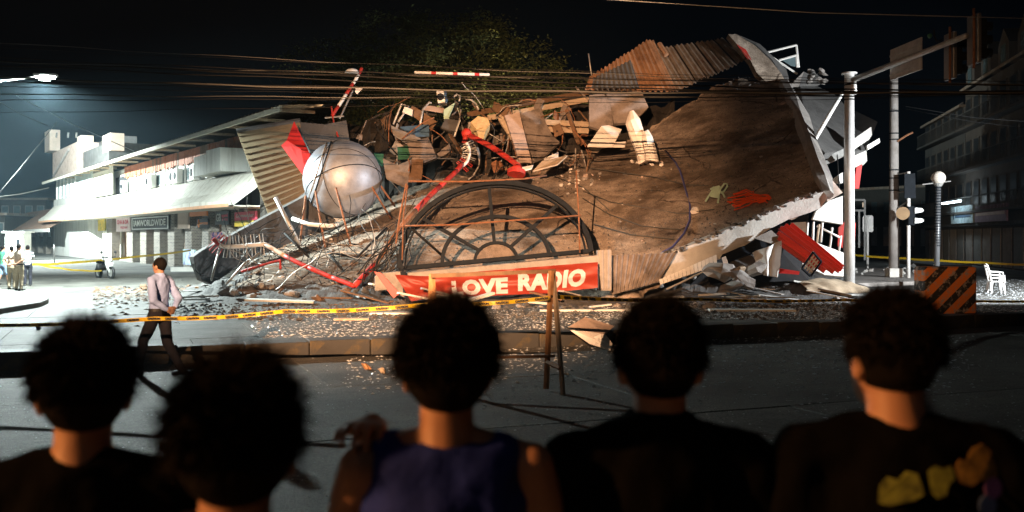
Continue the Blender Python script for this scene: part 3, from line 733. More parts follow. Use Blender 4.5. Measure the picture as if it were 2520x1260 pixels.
for i in range(70):
    t = random.uniform(.1, .97) * (len(top) - 2); k = int(t); f = t - k
    a, b = top[k], top[k + 1]
    put_chunk(P(a[0] * (1 - f) + b[0] * f, a[1] * (1 - f) + b[1] * f - random.uniform(-4, 6), 30.62 + random.uniform(-.08, .2)), random.uniform(.1, .28), random.choice(['concrete', 'concrete_dark', 'concrete']), ruin, 'crumbled_edge')
# ribbed cladding below the beam, next to the banner
corrugated(P(1505, 628, 30.3), P(1665, 622, 30.5), P(1620, 694, 30.4), P(1505, 726, 30.2), .17, .05, 6).build('ribbed_wall', 'plaster_grey', ruin)
# right hand end wall and slab edge
panel('end_wall', [P(1792, 84, 43.2), P(1812, 84, 43.1), P(1858, 112, 42.9), P(1898, 150, 42.7), P(1922, 180, 42.5), P(1936, 206, 42.3), P(1920, 214, 42.3), P(1888, 205, 42.3), P(1862, 178, 42.4), P(1848, 150, 42.5), P(1822, 118, 42.8)], .35, 'deck', parent=ruin)
panel('end_wall', [P(1808, 82, 43.6), P(1870, 108, 43.4), P(1935, 170, 43.2), P(1948, 215, 43.0), P(1938, 210, 42.9), P(1900, 146, 43.1), P(1858, 108, 43.3)], .5, 'concrete_dark', parent=ruin)
e = [(1930, 208, 42.3), (1952, 250, 39.5), (1968, 290, 37.5), (1992, 345, 34.8), (2008, 400, 33.0), (2026, 445, 31.6), (2038, 480, 31.0)]
m = MB(); m.tube([P(*q) for q in e], [.28, .3, .32, .27, .26, .24, .2], 7)
for q in m.v: q += V((mnoise.noise(q * 3) * .13, mnoise.noise(q * 3.3 + V((4, 0, 0))) * .13, mnoise.noise(q * 2.7 + V((0, 5, 0))) * .13))
m.build('broken_slab_edge', 'concrete', ruin)
panel('wall_fragment', [P(2022, 412, 32.6), P(2074, 474, 32.6), P(2036, 496, 32.4), P(2030, 455, 32.5)], .1, 'plaster_pink', parent=ruin)
# corrugated roof on top
def roof_face(A, B_, C, D, nsh, name, mat, parent):
    A, B_, C, D = V(A), V(B_), V(C), V(D)
    for i in range(nsh):
        f0, f1 = i / nsh, (i + 1.03) / nsh
        j = random.uniform(-.02, .02)
        n = (B_ - A).cross(D - A).normalized() * (.03 * (i % 2))
        corrugated(A.lerp(B_, f0) + n, A.lerp(B_, min(f1, 1.)) + n, D.lerp(C, min(f1, 1.)) + n + (C - B_) * j, D.lerp(C, f0) + n + (C - B_) * j, .21, .085, 3).build(name, mat, parent)
rr = thing('corrugated_roof', 'rusty corrugated iron roof perched on top of the ruin', 'roof', P(1640, 215, 43))
roof_face(P(1452, 186, 42.5), P(1592, 97, 43.6), P(1650, 222, 41.6), P(1440, 222, 41.8), 5, 'roof_sheet', 'rust_roof', rr)
roof_face(P(1592, 97, 43.6), P(1612, 99, 44), P(1668, 222, 42.1), P(1650, 222, 41.7), 1, 'roof_sheet', 'rust_roof', rr)
roof_face(P(1606, 118, 44.2), P(1782, 92, 45.5), P(1838, 144, 43.2), P(1664, 222, 42.2), 7, 'roof_sheet', 'roof_metal', rr)
corrugated(P(1462, 190, 41.6), P(1552, 147, 42.1), P(1572, 214, 41.1), P(1456, 216, 41.0), .2, .05, 3).build('loose_sheet', 'concrete_dark', rr)
MB().tube([P(1622, 108, 44.0), P(1640, 136, 43.6)], .12, 6).build('ridge_cap', 'rust_roof', rr)

panel('red_fascia', [P(1812, 108, 42.9), P(1836, 122, 42.7), P(1850, 148, 42.5), P(1840, 146, 42.6)], .1, 'red_paint', parent=rr)
# mass of wreckage behind the deck
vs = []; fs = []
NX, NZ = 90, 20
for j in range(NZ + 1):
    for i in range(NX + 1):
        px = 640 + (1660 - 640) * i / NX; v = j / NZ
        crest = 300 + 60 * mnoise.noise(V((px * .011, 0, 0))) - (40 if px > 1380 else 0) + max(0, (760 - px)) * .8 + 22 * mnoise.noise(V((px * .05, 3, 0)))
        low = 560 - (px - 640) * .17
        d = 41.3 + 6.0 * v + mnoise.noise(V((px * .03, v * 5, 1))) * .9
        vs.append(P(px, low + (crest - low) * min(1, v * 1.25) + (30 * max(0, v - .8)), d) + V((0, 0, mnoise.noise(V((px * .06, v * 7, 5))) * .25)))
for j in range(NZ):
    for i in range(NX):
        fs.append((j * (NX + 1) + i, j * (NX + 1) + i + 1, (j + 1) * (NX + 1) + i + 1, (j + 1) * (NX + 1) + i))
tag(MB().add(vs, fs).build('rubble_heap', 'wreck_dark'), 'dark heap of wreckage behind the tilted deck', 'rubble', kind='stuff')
# dark tilted side wall in front of the arcade
sw = [(476, 632), (498, 616), (560, 584), (650, 536), (745, 486), (762, 472), (798, 470), (830, 560), (720, 596), (632, 632), (570, 668), (520, 700), (496, 690), (486, 664), (480, 650)]
panel('side_wall', [P(a, b, 33.0 + (a - 476) * .0115) for a, b in sw], .3, 'concrete_dark', 'black stained wall slab leaning across the arcade at the left', 'wall')
# tan siding signboard with planks
sb = thing('clad_signboard', 'tan signboard of horizontal siding hanging over the white awning', 'signboard', P(660, 525, 38))
q = [P(582, 322, 38), P(738, 296, 38.6), P(757, 478, 38.2), P(660, 526, 37.6)]
for k in range(14):
    a, b = k / 14, (k + .96) / 14
    ed = lambda s: (q[0].lerp(q[3], s), q[1].lerp(q[2], s))
    l0, r0 = ed(a); l1, r1 = ed(b)
    tilt = V((0, -.028, 0))
    panel('plank', [l0, r0, r1 + tilt, l1 + tilt], .06, 'tan_siding', parent=sb)
bk_ = panel_mb([x + V((0, .12, 0)) for x in q], .18); bk_.build('backing', 'wood_dark', sb)
MB().tube([q[0], q[1]], .09, 6).build('top_rail', 'concrete_dark', sb)
MB().tube([q[1].lerp(q[2], .35), q[2]], .06, 6).build('edge_trim', 'wood_pale', sb)
rw = thing('red_wedge', 'bright red folded metal wedge between signboard and tank', 'panel', P(740, 440, 37))
panel('upper_face', [P(724, 298, 37.4), P(762, 378, 37.0), P(740, 366, 36.9), P(706, 344, 36.9)], .06, 'red_panel', parent=rw)
panel('lower_face', [P(706, 345, 36.9), P(740, 367, 36.9), P(762, 380, 37.0), P(757, 446, 37.4), P(692, 358, 37.3)], .06, 'red_panel', parent=rw)
panel('roof_panel', [P(728, 300, 38.6), P(800, 306, 39), P(852, 296, 39.4), P(862, 356, 39.2), P(800, 362, 38.6), P(764, 374, 38.2)], .12, 'concrete_dark', 'dark grey sheet standing behind the steel tank', 'panel')
# ------------------------------------------------------------------ steel ball tank
tc_ = P(843, 441, 36.2); tr = 96 / FPX * 36.2
tk_ = thing('spherical_tank', 'dented spherical steel water tank on thin legs', 'tank', P(850, 600, 36.2))
tilt = Matrix.Rotation(R(-17), 3, 'Y') @ Matrix.Rotation(R(-12), 3, 'X')
m = MB(); m.ball(tc_, tr, tr, tr, 48, 32, tilt)
for i, qv in enumerate(m.v):
    d = (qv - tc_); m.v[i] = tc_ + d * (1 + .012 * mnoise.noise(qv * 1.3))
m.build('shell', 'tank', tk_, True)
def ring(nrm, off, thick, name, mat='galv'):
    nrm = V(nrm).normalized(); a_ = nrm.orthogonal().normalized(); b_ = nrm.cross(a_); rad_ = math.sqrt(max(.01, (tr + .006) ** 2 - off ** 2))
    MB().tube([tc_ + nrm * off + (a_ * math.cos(2 * PI * k / 56) + b_ * math.sin(2 * PI * k / 56)) * rad_ for k in range(57)], thick, 6, False).build(name, mat, tk_, True)
ring((-.3, .42, .86), -.3, .018, 'support_ring', 'black_metal')
ring((-.93, -.2, .3), .8, .028, 'band', 'black_metal')
ring((-.93, -.2, .3), .95, .02, 'band', 'galv')
ring((.85, -.5, .2), .3, .012, 'seam', 'black_metal')
ring((.2, -.9, -.35), .55, .01, 'seam', 'black_metal')
for (x0, y0, x1, y1, d0, d1) in ((752, 482, 737, 606, 35.6, 34.6), (776, 470, 800, 608, 35.0, 34.4), (826, 462, 864, 606, 34.8, 34.4), (898, 432, 962, 538, 35.2, 36.4), (935, 455, 972, 508, 36.2, 37.2)):
    MB().tube([P(x0, y0, d0), P(x1, y1, d1)], .038, 6).build('leg', 'rust', tk_, True)
# ------------------------------------------------------------------ half round window on its sill
aw_ = thing('arched_window_frame', 'half round black window frame like a wagon wheel on a concrete sill', 'window frame', G(1220, 745))
ad = 29.9; a0, a1 = P(985, 664, ad), P(1454, 621, ad + .25); ac = (a0 + a1) / 2 + V((0, 0, .03)); ux = (a1 - a0).normalized(); uz = V((0, .14, 1)); uz = (uz - ux * uz.dot(ux)).normalized()
rad = (a1 - a0).length / 2
def arc(r, k, hk=.82): 
    a = PI * k; return ac + ux * (-math.cos(a) * r) + uz * (math.sin(a) * r * hk)
un = ux.cross(uz)
def bar(pts, w_, dpt, name):
    mm = MB(); vs = []; fs = []
    for i, p in enumerate(pts):
        d = (pts[min(i + 1, len(pts) - 1)] - pts[max(0, i - 1)]).normalized(); s = d.cross(un).normalized()
        vs += [p + s * w_ + un * dpt, p - s * w_ + un * dpt, p - s * w_ - un * dpt, p + s * w_ - un * dpt]
    for i in range(len(pts) - 1):
        for k in range(4): fs.append((i * 4 + k, i * 4 + (k + 1) % 4, i * 4 + 4 + (k + 1) % 4, i * 4 + 4 + k))
    n4 = len(vs); fs += [(3, 2, 1, 0), (n4 - 4, n4 - 3, n4 - 2, n4 - 1)]
    return mm.add(vs, fs).build(name, 'black_metal', aw_)
bar([arc(rad, k / 40) for k in range(41)], .07, .12, 'outer_arch')
bar([arc(rad - .16, k / 40) for k in range(41)], .02, .1, 'arch_bead')
bar([arc(rad * .56, k / 28) for k in range(29)], .052, .1, 'inner_arch')
bar([arc(rad * .22, k / 16) for k in range(17)], .045, .1, 'hub')
m = MB(); m.prism([arc(rad * .2, k / 14) for k in range(15)], un * -.1); m.build('hub_infill', 'plaster_grey', aw_)
for k in (.225, .5, .765): bar([arc(rad * .22, k), arc(rad * .95, k)], .05, .08, 'spoke')
bar([a0 + uz * .04, a1 + uz * .04], .06, .12, 'bottom_rail')
MB().obox(P(930, 676, ad + .3) , P(1478, 626, ad + .45) - P(930, 676, ad + .3), V((0, -.75, 0)), V((0, 0, -.46))).build('sill', 'concrete', aw_, bevel=.04)
corrugated(P(1470, 616, ad - .3), P(1503, 614, ad - .3), P(1503, 712, ad - .3), P(1472, 712, ad - .3), .15, .03, 4).build('end_block', 'concrete', aw_)
MB().obox(P(1470, 616, ad - .26), V((.42, 0, 0)), V((0, .5, 0)), V((0, 0, -1.2))).build('end_core', 'concrete', aw_)
# guy rods over the arch
rs = 'bent rusty rods over the arch'
for pts, r, lab in (([(985, 556, 29.4), (1120, 553, 29.4), (1430, 530, 29.4)], .028, 'rusty pipe laid level across the arched frame'),
                    ([(1005, 446, 29.8), (1150, 447, 30), (1290, 440, 30.4), (1345, 432, 31)], .03, 'long pale pipe running just above the arch crown'),
                    ([(1418, 420, 29.6), (1424, 520, 29.5), (1427, 622, 29.4)], .025, 'thin upright rusty rod at the right rim of the arch'),
                    ([(1000, 452, 29.4), (984, 530, 29.4), (974, 600, 29.2)], .03, 'upright rusty rod at the left rim of the arch'),
                    ([(1003, 456, 29.2), (992, 540, 29.2), (990, 640, 29.1)], .022, 'second thin rod leaning at the left rim of the arch')):
    rod('pipe', [P(*q) for q in pts], r, 'rust', lab, 'pipe')
# ------------------------------------------------------------------ banner
bn = thing('banner', 'red banner with white LOVE RADIO lettering below the arch', 'banner', G(1235, 752))
bd_ = 29.2
TB = [(972, 676), (1050, 680), (1180, 668), (1330, 656), (1471, 645)]; BB = [(1012, 742), (1070, 732), (1200, 728), (1340, 722), (1471, 708)]
def bpt(u, v):
    x = u * 4; i = min(int(x), 3); f = x - i
    a = P(TB[i][0] * (1 - f) + TB[i + 1][0] * f, TB[i][1] * (1 - f) + TB[i + 1][1] * f, bd_ - .1)
    b = P(BB[i][0] * (1 - f) + BB[i + 1][0] * f, BB[i][1] * (1 - f) + BB[i + 1][1] * f, bd_ - .55)
    p = a.lerp(b, v)
    p.y += -.07 * math.sin(v * 9 + u * 7) * (1 - abs(2 * v - 1)) + .05 * mnoise.noise(V((u * 12, v * 5 - u * 9, 2)))
    return p
vs = []; fs = []; nu_, nv_ = 70, 16
for j in range(nv_ + 1):
    for i in range(nu_ + 1): vs.append(bpt(i / nu_, j / nv_))
for j in range(nv_):
    for i in range(nu_): fs.append((j * (nu_ + 1) + i, j * (nu_ + 1) + i + 1, (j + 1) * (nu_ + 1) + i + 1, (j + 1) * (nu_ + 1) + i))
nn_ = len(vs); MB().add(vs + [q + V((0, .008, 0)) for q in vs], fs + [tuple(k + nn_ for k in reversed(f)) for f in fs]).build('cloth', 'banner_red', bn, True)
# lettering follows the folds of the cloth
def banner_word(word, u0, u1, v0, v1):
    me = text_mesh(word, 1., extrude=0., shear=.22, bold=.055, spacing=1.06)
    xs = [q.co.x for q in me.vertices]; ys = [q.co.y for q in me.vertices]; x0, x1, y0, y1 = min(xs), max(xs), min(ys), max(ys)
    import bmesh
    bm = bmesh.new(); bm.from_mesh(me); bmesh.ops.triangulate(bm, faces=bm.faces[:]); bmesh.ops.subdivide_edges(bm, edges=bm.edges[:], cuts=3, use_grid_fill=True); bm.to_mesh(me); bm.free()
    for q in me.vertices:
        u = u0 + (q.co.x - x0) / (x1 - x0) * (u1 - u0); v = v1 + (q.co.y - y0) / (y1 - y0) * (v0 - v1)
        q.co = bpt(u, v) + V((0, -.022, 0)) - LOC[bn.name]
    me.materials.clear(); me.materials.append(M['banner_white']); o = bpy.data.objects.new('lettering', me); COL.objects.link(o); o.parent = bn
banner_word('LOVE', .337, .608, .3, .95); banner_word('RADIO', .637, .945, .2, .88)
panel('red_strip', PP(29.2, (920, 668), (938, 672), (984, 722), (968, 734)), .05, 'red_panel', 'short red metal strip leaning left of the banner', 'panel')
panel('concrete_wedge', PP(29.4, (940, 672), (986, 668), (994, 732), (976, 720)), .4, 'concrete', 'brown concrete wedge between red strip and banner', 'rubble')
panel('dark_post', PP(29.1, (984, 668), (998, 668), (1016, 740), (1000, 742)), .1, 'black_metal', 'dark metal post leaning at the left end of the banner', 'post')
# ================================================================== things on and around the deck
DTAB = []
for i in range(0, 101):
    for j in range(0, 41):
        p = deck(i / 100, j / 40); DTAB.append((CX + p.x / p.y * FPX, CY - (p.z - HC) / p.y * FPX, i / 100, j / 40))
def deck_px(px, py, lift=0.):
    """point of the deck seen at a picture position"""
    u, v = min(DTAB, key=lambda q: (q[0] - px) ** 2 + (q[1] - py) ** 2)[2:]; return deck(u, v) + deck_n(u, v) * lift
# broken column stump, two shafts
cs = thing('broken_column', 'pair of snapped pale concrete column stumps standing on the deck', 'column', P(1590, 398, 37.5))
def shaft(pts, r, name):
    m = MB(); m.tube([P(*q) for q in pts], r, 9)
    for q in m.v: q += V((mnoise.noise(q * 2.3), mnoise.noise(q * 2.1 + V((3, 0, 0))), mnoise.noise(q * 1.9))) * .13
    m.build(name, 'plaster_white', cs)
shaft([(1592, 398, 37.4), (1580, 370, 37.4), (1568, 330, 37.5), (1558, 300, 37.6), (1555, 282, 37.7)], [.3, .28, .29, .28, .12], 'shaft')
shaft([(1602, 398, 37.1), (1600, 372, 37.1), (1592, 335, 37.2), (1586, 316, 37.3)], [.26, .25, .24, .13], 'shaft')
for k in range(9): put_chunk(deck_px(1560 + k * 9, 402 + (k % 3) * 4, .08), random.uniform(.14, .3), 'plaster_white', cs, 'footing_chunk')
# leaning walls and panels in the wreck
W = [
 ('wall_panel', [(1242, 284, 40), (1278, 276, 40.2), (1308, 398, 38.6), (1278, 396, 38.6)], .15, 'plaster_pink', 'tall narrow pinkish wall panel leaning left of the wide one', 'wall panel'),
 ('wall_panel', [(1280, 280, 40.4), (1332, 264, 40.8), (1342, 300, 40.5), (1360, 334, 40), (1378, 350, 39.6), (1340, 384, 38.9), (1312, 396, 38.8)], .15, 'plaster_grey', 'wide pinkish wall panel with torn right edge', 'wall panel'),
 ('wall_panel', [(1450, 234, 41.0), (1486, 230, 41.0), (1500, 250, 40.9), (1510, 308, 40.6), (1484, 322, 40.4), (1450, 310, 40.5)], .18, 'plaster_grey', 'striped pinkish wall panel left of the broken columns', 'wall panel'),
 ('wall_panel', [(1492, 230, 41.2), (1578, 224, 41.5), (1596, 264, 41.2), (1560, 300, 40.9), (1512, 304, 40.8)], .2, 'plaster_grey', 'grey brown wall section behind the broken columns', 'wall panel'),
 ('wall_panel', [(1226, 292, 40.6), (1238, 286, 40.6), (1274, 372, 39.4), (1264, 352, 39.6)], .1, 'wood_pale', 'thin slanting board left of the pinkish panels', 'wall panel'),
 ('broken_sheet', [(1446, 358, 38.0), (1480, 310, 38.6), (1498, 308, 38.7), (1530, 318, 38.6), (1508, 360, 37.9)], .08, 'plaster_white', 'large off white broken board on the deck crest', 'board'),
 ('broken_sheet', [(1338, 390, 37.3), (1374, 374, 37.6), (1374, 384, 37.4), (1340, 396, 37.1)], .05, 'plaster_white', 'small white board chip above the arch', 'board'),
 ('broken_sheet', [(1312, 420, 36.4), (1334, 396, 36.9), (1396, 382, 37.1), (1372, 404, 36.5)], .05, 'wood_pale', 'brown thin board lying on the deck above the arch', 'board'),
 ('broken_sheet', [(1512, 350, 38.2), (1540, 348, 38.2), (1538, 360, 38.0), (1508, 360, 38.0)], .06, 'plaster_white', 'little white offcut right of the large broken board', 'board'),
 ('broken_sheet', [(1280, 412, 36.6), (1312, 406, 36.7), (1308, 414, 36.5), (1284, 420, 36.4)], .05, 'white_paint', 'thin white strip beside the red pipe foot', 'board'),
 ('ceiling_board', [(962, 308, 40.2), (982, 318, 40.1), (1034, 340, 39.8), (1052, 362, 39.4), (1000, 352, 39.4), (968, 330, 39.8)], .05, 'concrete', 'torn grey ceiling board left of the cabinets', 'board'),
 ('cabinet_panel', [(1002, 352, 39.2), (1054, 338, 39.4), (1074, 384, 38.8), (1044, 396, 38.7), (1012, 392, 38.7)], .12, 'plaster_grey', 'tan cabinet panel with chamfered top', 'panel'),
 ('cabinet_panel', [(942, 390, 38.2), (980, 406, 38.0), (1012, 392, 38.1), (1002, 460, 37.3), (950, 436, 37.5)], .12, 'plaster_grey', 'notched tan partition right of the steel tank', 'panel'),
 ('cabinet_panel', [(1013, 392, 38.2), (1042, 392, 38.4), (1038, 440, 37.8), (1004, 446, 37.5)], .1, 'wood_dark', 'dark brown board beside the notched partition', 'panel'),
 ('blue_board', [(984, 312, 40.6), (1056, 306, 40.8), (1056, 334, 40.4), (1020, 334, 40.3)], .06, 'blue_paint', 'dark blue board among the wreckage', 'board'),
 ('green_board', [(978, 362, 39.0), (1008, 358, 39.2), (1010, 388, 38.8), (980, 390, 38.7)], .08, 'green_paint', 'small dark green box front below the blue board', 'board'),
 ('green_board', [(920, 376, 38.6), (944, 378, 38.6), (942, 408, 38.2), (930, 400, 38.3)], .06, 'green_paint', 'green scrap at the right side of the tank', 'board'),
 ('plastic_scrap', [(1092, 270, 41), (1120, 252, 41.2), (1104, 290, 40.8), (1112, 302, 40.6), (1092, 296, 40.8)], .05, 'green_plastic', 'pale green plastic scrap above the red pipe', 'scrap'),
 ('cabinet_panel', [(1096, 292, 40.4), (1128, 296, 40.4), (1120, 324, 40.0), (1086, 312, 40.1)], .08, 'concrete_dark', 'dark square board under the green scrap', 'panel'),
 ('table_top', [(1046, 258, 41.2), (1094, 266, 41.2), (1090, 276, 41.0), (1042, 268, 41.0)], .06, 'plaster_pink', 'tan table edge sticking up from the wreckage', 'board'),
 ('foam_block', [(1158, 300, 39.8), (1176, 286, 40), (1200, 290, 40), (1206, 306, 39.8), (1196, 320, 39.5), (1172, 318, 39.5)], .5, 'foam', 'torn yellow foam cushion by the red pipe head', 'cushion'),
 ('foam_block', [(1172, 320, 39.4), (1198, 314, 39.5), (1192, 334, 39.2), (1176, 330, 39.2)], .4, 'foam', 'smaller yellow foam lump below the cushion', 'cushion'),
]
for nme, pts, th, mat, lab, cat in W: panel(nme, [P(*q) for q in pts], th, mat, lab, cat)
# small outdoor unit thrown on top
ac = thing('air_conditioner', 'white outdoor unit with blue side lying on top of the wreck', 'air conditioner', P(1090, 252, 41.5))
panel('casing', [P(1074, 224, 41.6), P(1094, 222, 41.6), P(1098, 250, 41.5), (P(1078, 254, 41.5))], .5, 'ac_white', parent=ac)
panel('side_panel', [P(1094, 222, 41.58), P(1099, 225, 41.8), P(1102, 250, 41.7), P(1098, 252, 41.48)], .05, 'blue_paint', parent=ac)
c = P(1084, 238, 41.5); MB().tube([c + V((0, -.03, 0)), c + V((0, .02, 0))], .15, 14).build('fan_opening', 'black_metal', ac)
random.seed(77)
SM = ['wood_dark', 'plaster_grey', 'plaster_grey', 'concrete', 'concrete_dark', 'wood_dark', 'wreck_dark', 'wreck_dark', 'rust']
def bent_sheet(c, L_, W_, rot, bend, th=.03):
    m = MB(); vs = []; fs = []; n = 6; sk = random.uniform(-.3, .3)
    for i in range(n + 1):
        x = (i / n - .5) * L_; z = bend * (1 - (2 * i / n - 1) ** 2) + random.uniform(-.02, .02); w0 = W_ * (.5 + sk * (i / n - .5)) * random.uniform(.8, 1.05)
        for y, dz in ((-w0, 0), (w0, 0), (w0, -th), (-w0, -th)): vs.append(c + rot @ V((x, y, z + dz)))
    for i in range(n):
        for k in range(4): fs.append((i * 4 + k, i * 4 + (k + 1) % 4, i * 4 + 4 + (k + 1) % 4, i * 4 + 4 + k))
    fs += [(3, 2, 1, 0), (n * 4, n * 4 + 1, n * 4 + 2, n * 4 + 3)]
    return m.add(vs, fs)
ZN = [(880, 1060, 'left of the tall wall panels, above the steel tank side'), (1060, 1240, 'around the red pipe head'), (1240, 1450, 'between the leaning wall panels')]
for k in range(80):
    px = random.uniform(880, 1450); py = random.uniform(270, 430) - (px - 880) * .05; d = 41.6 - (py - 280) * .018 + random.uniform(-.3, .3); c = P(px, py, d)
    rot = Euler((random.uniform(0, 6), random.uniform(0, 6), random.uniform(0, 6))).to_matrix(); thin = random.random() < .6
    m = bent_sheet(c, random.uniform(.4, 1.6), random.uniform(.03, .09) if thin else random.uniform(.15, .45), rot, random.uniform(-.2, .25) if not thin else random.uniform(-.1, .1), random.uniform(.02, .05))
    zn = [z for z in ZN if px <= z[1]][0]
    tag(m.build('scrap_board', random.choice(SM), origin=c), 'splintered scrap in the wreckage ' + zn[2], 'scrap', 'scrap ' + zn[2])
for k in range(46):
    px = random.uniform(890, 1440); py = random.uniform(265, 430) - (px - 880) * .05; a = P(px, py, 40.9 - (py - 280) * .018); q = [a]; dr = V((random.uniform(-1, 1), random.uniform(-.4, .2), random.uniform(-1, .6))).normalized()
    for s_ in range(4):
        dr = (dr + V((random.uniform(-.5, .5), random.uniform(-.2, .2), random.uniform(-.6, .3)))).normalized(); q.append(q[-1] + dr * random.uniform(.2, .6))
    zn = [z for z in ZN if px <= z[1]][0]
    rod('loose_rod', [cr(q, s_ / 8) for s_ in range(9)], random.uniform(.012, .03), random.choice(['cable', 'galv', 'rust', 'cable_grey', 'rust', 'cable']), 'bent rod sticking out ' + zn[2], 'rod', 'rods ' + zn[2], 5)
# bent chair frames
for i, (pts, lab) in enumerate((([(968, 306, 40.6), (988, 256, 41), (1006, 262, 41), (980, 300, 40.6)], 'bent steel chair frame at the left of the heap'),
                                ([(1034, 306, 40.6), (1040, 270, 41), (1056, 252, 41.2), (1062, 254, 41.2)], 'bent pale chair frame right of the first one'),
                                ([(1118, 336, 39.9), (1132, 294, 40.3), (1140, 320, 40.2), (1146, 340, 40)], 'thin forked metal legs above the red pipe'),
                                ([(1116, 240, 41.5), (1124, 232, 41.6), (1132, 236, 41.6), (1130, 250, 41.5)], 'little hooked pipe beside the thrown outdoor unit'),
                                ([(1146, 244, 41.4), (1160, 246, 41.4), (1172, 256, 41.3), (1178, 270, 41.2)], 'curved pale tube on the heap crest'))):
    rod('steel_frame' if i < 3 else 'bent_tube', [P(*q) for q in pts], .045, 'galv', lab, 'frame')
panel('seat_pad', PP(40.8, (996, 262), (1016, 270), (1014, 286), (990, 276)), .08, 'plaster_white', 'pale seat pad tipped up on the chair frame', 'seat')
# purlins behind
for i, (a, b, lab) in enumerate((((1150, 282, 42), (1450, 226, 43), 'long dark purlin rising toward the iron roof'), ((1200, 290, 41.6), (1450, 244, 42.6), 'second purlin just below the long one'),
                                 ((1330, 300, 41), (1448, 306, 41.2), 'short brown timber between the wall panels'), ((1345, 318, 40.8), (1448, 322, 41), 'lower brown timber between the wall panels'),
                                 ((1395, 270, 41.2), (1424, 352, 40.2), 'dark slanting timber crossing the gap'))):
    a, b = P(*a), P(*b); m = MB(); m.tube([a, b], .11, 4); tag(m.build('timber', 'wood_dark' if i in (0, 4) else 'wood_pale', origin=a), lab, 'timber')
rod('mast_rod', [P(1456, 186, 43), P(1448, 132, 43.2)], .03, 'galv', 'thin rod standing at the left tip of the iron roof', 'rod')
# ------------------------------------------------------------------ red and white aerials
def aerial(name, label, pts, r, mat, ndip, ln=.35, every=None):
    t = thing(name, label, 'antenna', P(*pts[0])); w_ = [P(*q) for q in pts]
    fine = [cr(w_, k / 24) for k in range(25)]
    if isinstance(mat, list):
        for k in range(len(mat)):
            a = k * 24 // len(mat); b = (k + 1) * 24 // len(mat); MB().tube(fine[a:b + 1], r, 8).build('boom', mat[k], t, True)
    else: MB().tube(fine, r, 8).build('boom', mat, t, True)
    for k in range(ndip):
        p = cr(w_, (k + .5) / ndip); d = (cr(w_, min(1, (k + .6) / ndip)) - p).normalized(); s = d.cross(V((0, 1, 0))).normalized()
        for sg in (-1, 1):
            a = p + s * sg * r; b = p + s * sg * (r + ln); o = d * .09
            MB().tube([a, b - o * .2, b + o, a + o * 1.1], .016, 5).build('dipole', 'galv' if k > ndip * .3 else 'red_paint', t)
    return t
aerial('dipole_antenna', 'bent white antenna mast with loop dipoles at the left of the ruin', [(524, 588, 32), (548, 606, 32), (590, 606, 32), (652, 601, 32)], .07, ['red_paint', 'white_paint', 'white_paint', 'white_paint'], 9, .28)
aerial('fallen_mast', 'long red steel mast lying down from the dipole antenna to the rubble', [(652, 601, 32), (720, 640, 31.2), (800, 676, 30.6), (872, 704, 30)], .075, ['peach_pale', 'red_paint', 'red_paint', 'red_paint'], 0)
aerial('fallen_mast', 'red lattice mast bent up from the rubble toward the arch', [(872, 704, 30), (930, 640, 31), (985, 560, 32), (1060, 480, 34), (1118, 426, 36), (1136, 404, 37)], .09, ['red_paint', 'rust', 'rust', 'red_paint', 'red_paint', 'red_paint'], 0)
aerial('dipole_antenna', 'white dipole antenna standing up under the red pipe head', [(1132, 416, 37), (1150, 396, 37.4), (1156, 372, 37.8), (1148, 352, 38)], .06, 'white_paint', 6, .2)
aerial('red_pipe', 'bright orange red pipe slanting down to a round foot on the deck', [(1148, 330, 38.4), (1200, 356, 37.8), (1240, 382, 37.2), (1276, 408, 36.6)], .11, 'red_paint', 0)
ph = thing('pipe_flange', 'red flanged pipe foot on the deck above the arch', 'pipe', P(1272, 424, 36.4)); MB().tube([P(1276, 408, 36.5), P(1270, 424, 36.3)], [.12, .28], 12).build('cone', 'red_paint', ph, True); MB().tube([P(1271, 420, 36.3), P(1270, 430, 36.25)], .34, 14).build('plate', 'red_paint', ph)
ph = thing('pipe_elbow', 'red pipe head with round cap at the upper end of the pipe', 'pipe', P(1148, 330, 38.4)); MB().ball(P(1148, 328, 38.4), .2).build('cap', 'red_paint', ph, True); MB().tube([P(1148, 328, 38.4), P(1142, 352, 38.3)], .1, 8).build('stub', 'red_paint', ph, True)
um = aerial('upper_mast', 'leaning red mast with small dish above the signboard', [(818, 284, 39.6), (840, 250, 40), (862, 216, 40.4), (880, 188, 40.8), (890, 168, 41)], .07, ['red_paint', 'white_paint', 'red_paint', 'white_paint', 'red_paint'], 0)
m = MB(); c = P(866, 178, 40.6)
m.loft([(c + V((0, 0, .16)), .05, .05), (c + V((0, 0, .12)), .2, .2), (c + V((0, 0, 0)), .3, .3), (c + V((0, 0, -.02)), .28, .28)], 16); m.build('dish', 'white_plastic', um, True)
panel('reflector', PP(40.4, (876, 214), (892, 218), (878, 232), (874, 226)), .05, 'white_plastic', parent=um)
for q in ([(818, 284, 39.6), (816, 262, 39.7)], [(818, 284, 39.6), (824, 312, 39.3), (832, 336, 39)], [(800, 290, 39.6), (846, 286, 39.6)], [(868, 224, 40.4), (850, 262, 40), (836, 292, 39.6)]): MB().tube([P(*a) for a in q], .035, 6).build('stay', 'red_paint' if q[0][0] == 818 else 'galv', um)
rod('barrier_pole', [P(1020, 178, 40), P(1205, 184, 40)], .06, 'pole_red_white', 'red and white banded pole hanging level in front of the tree', 'pole', n=8)
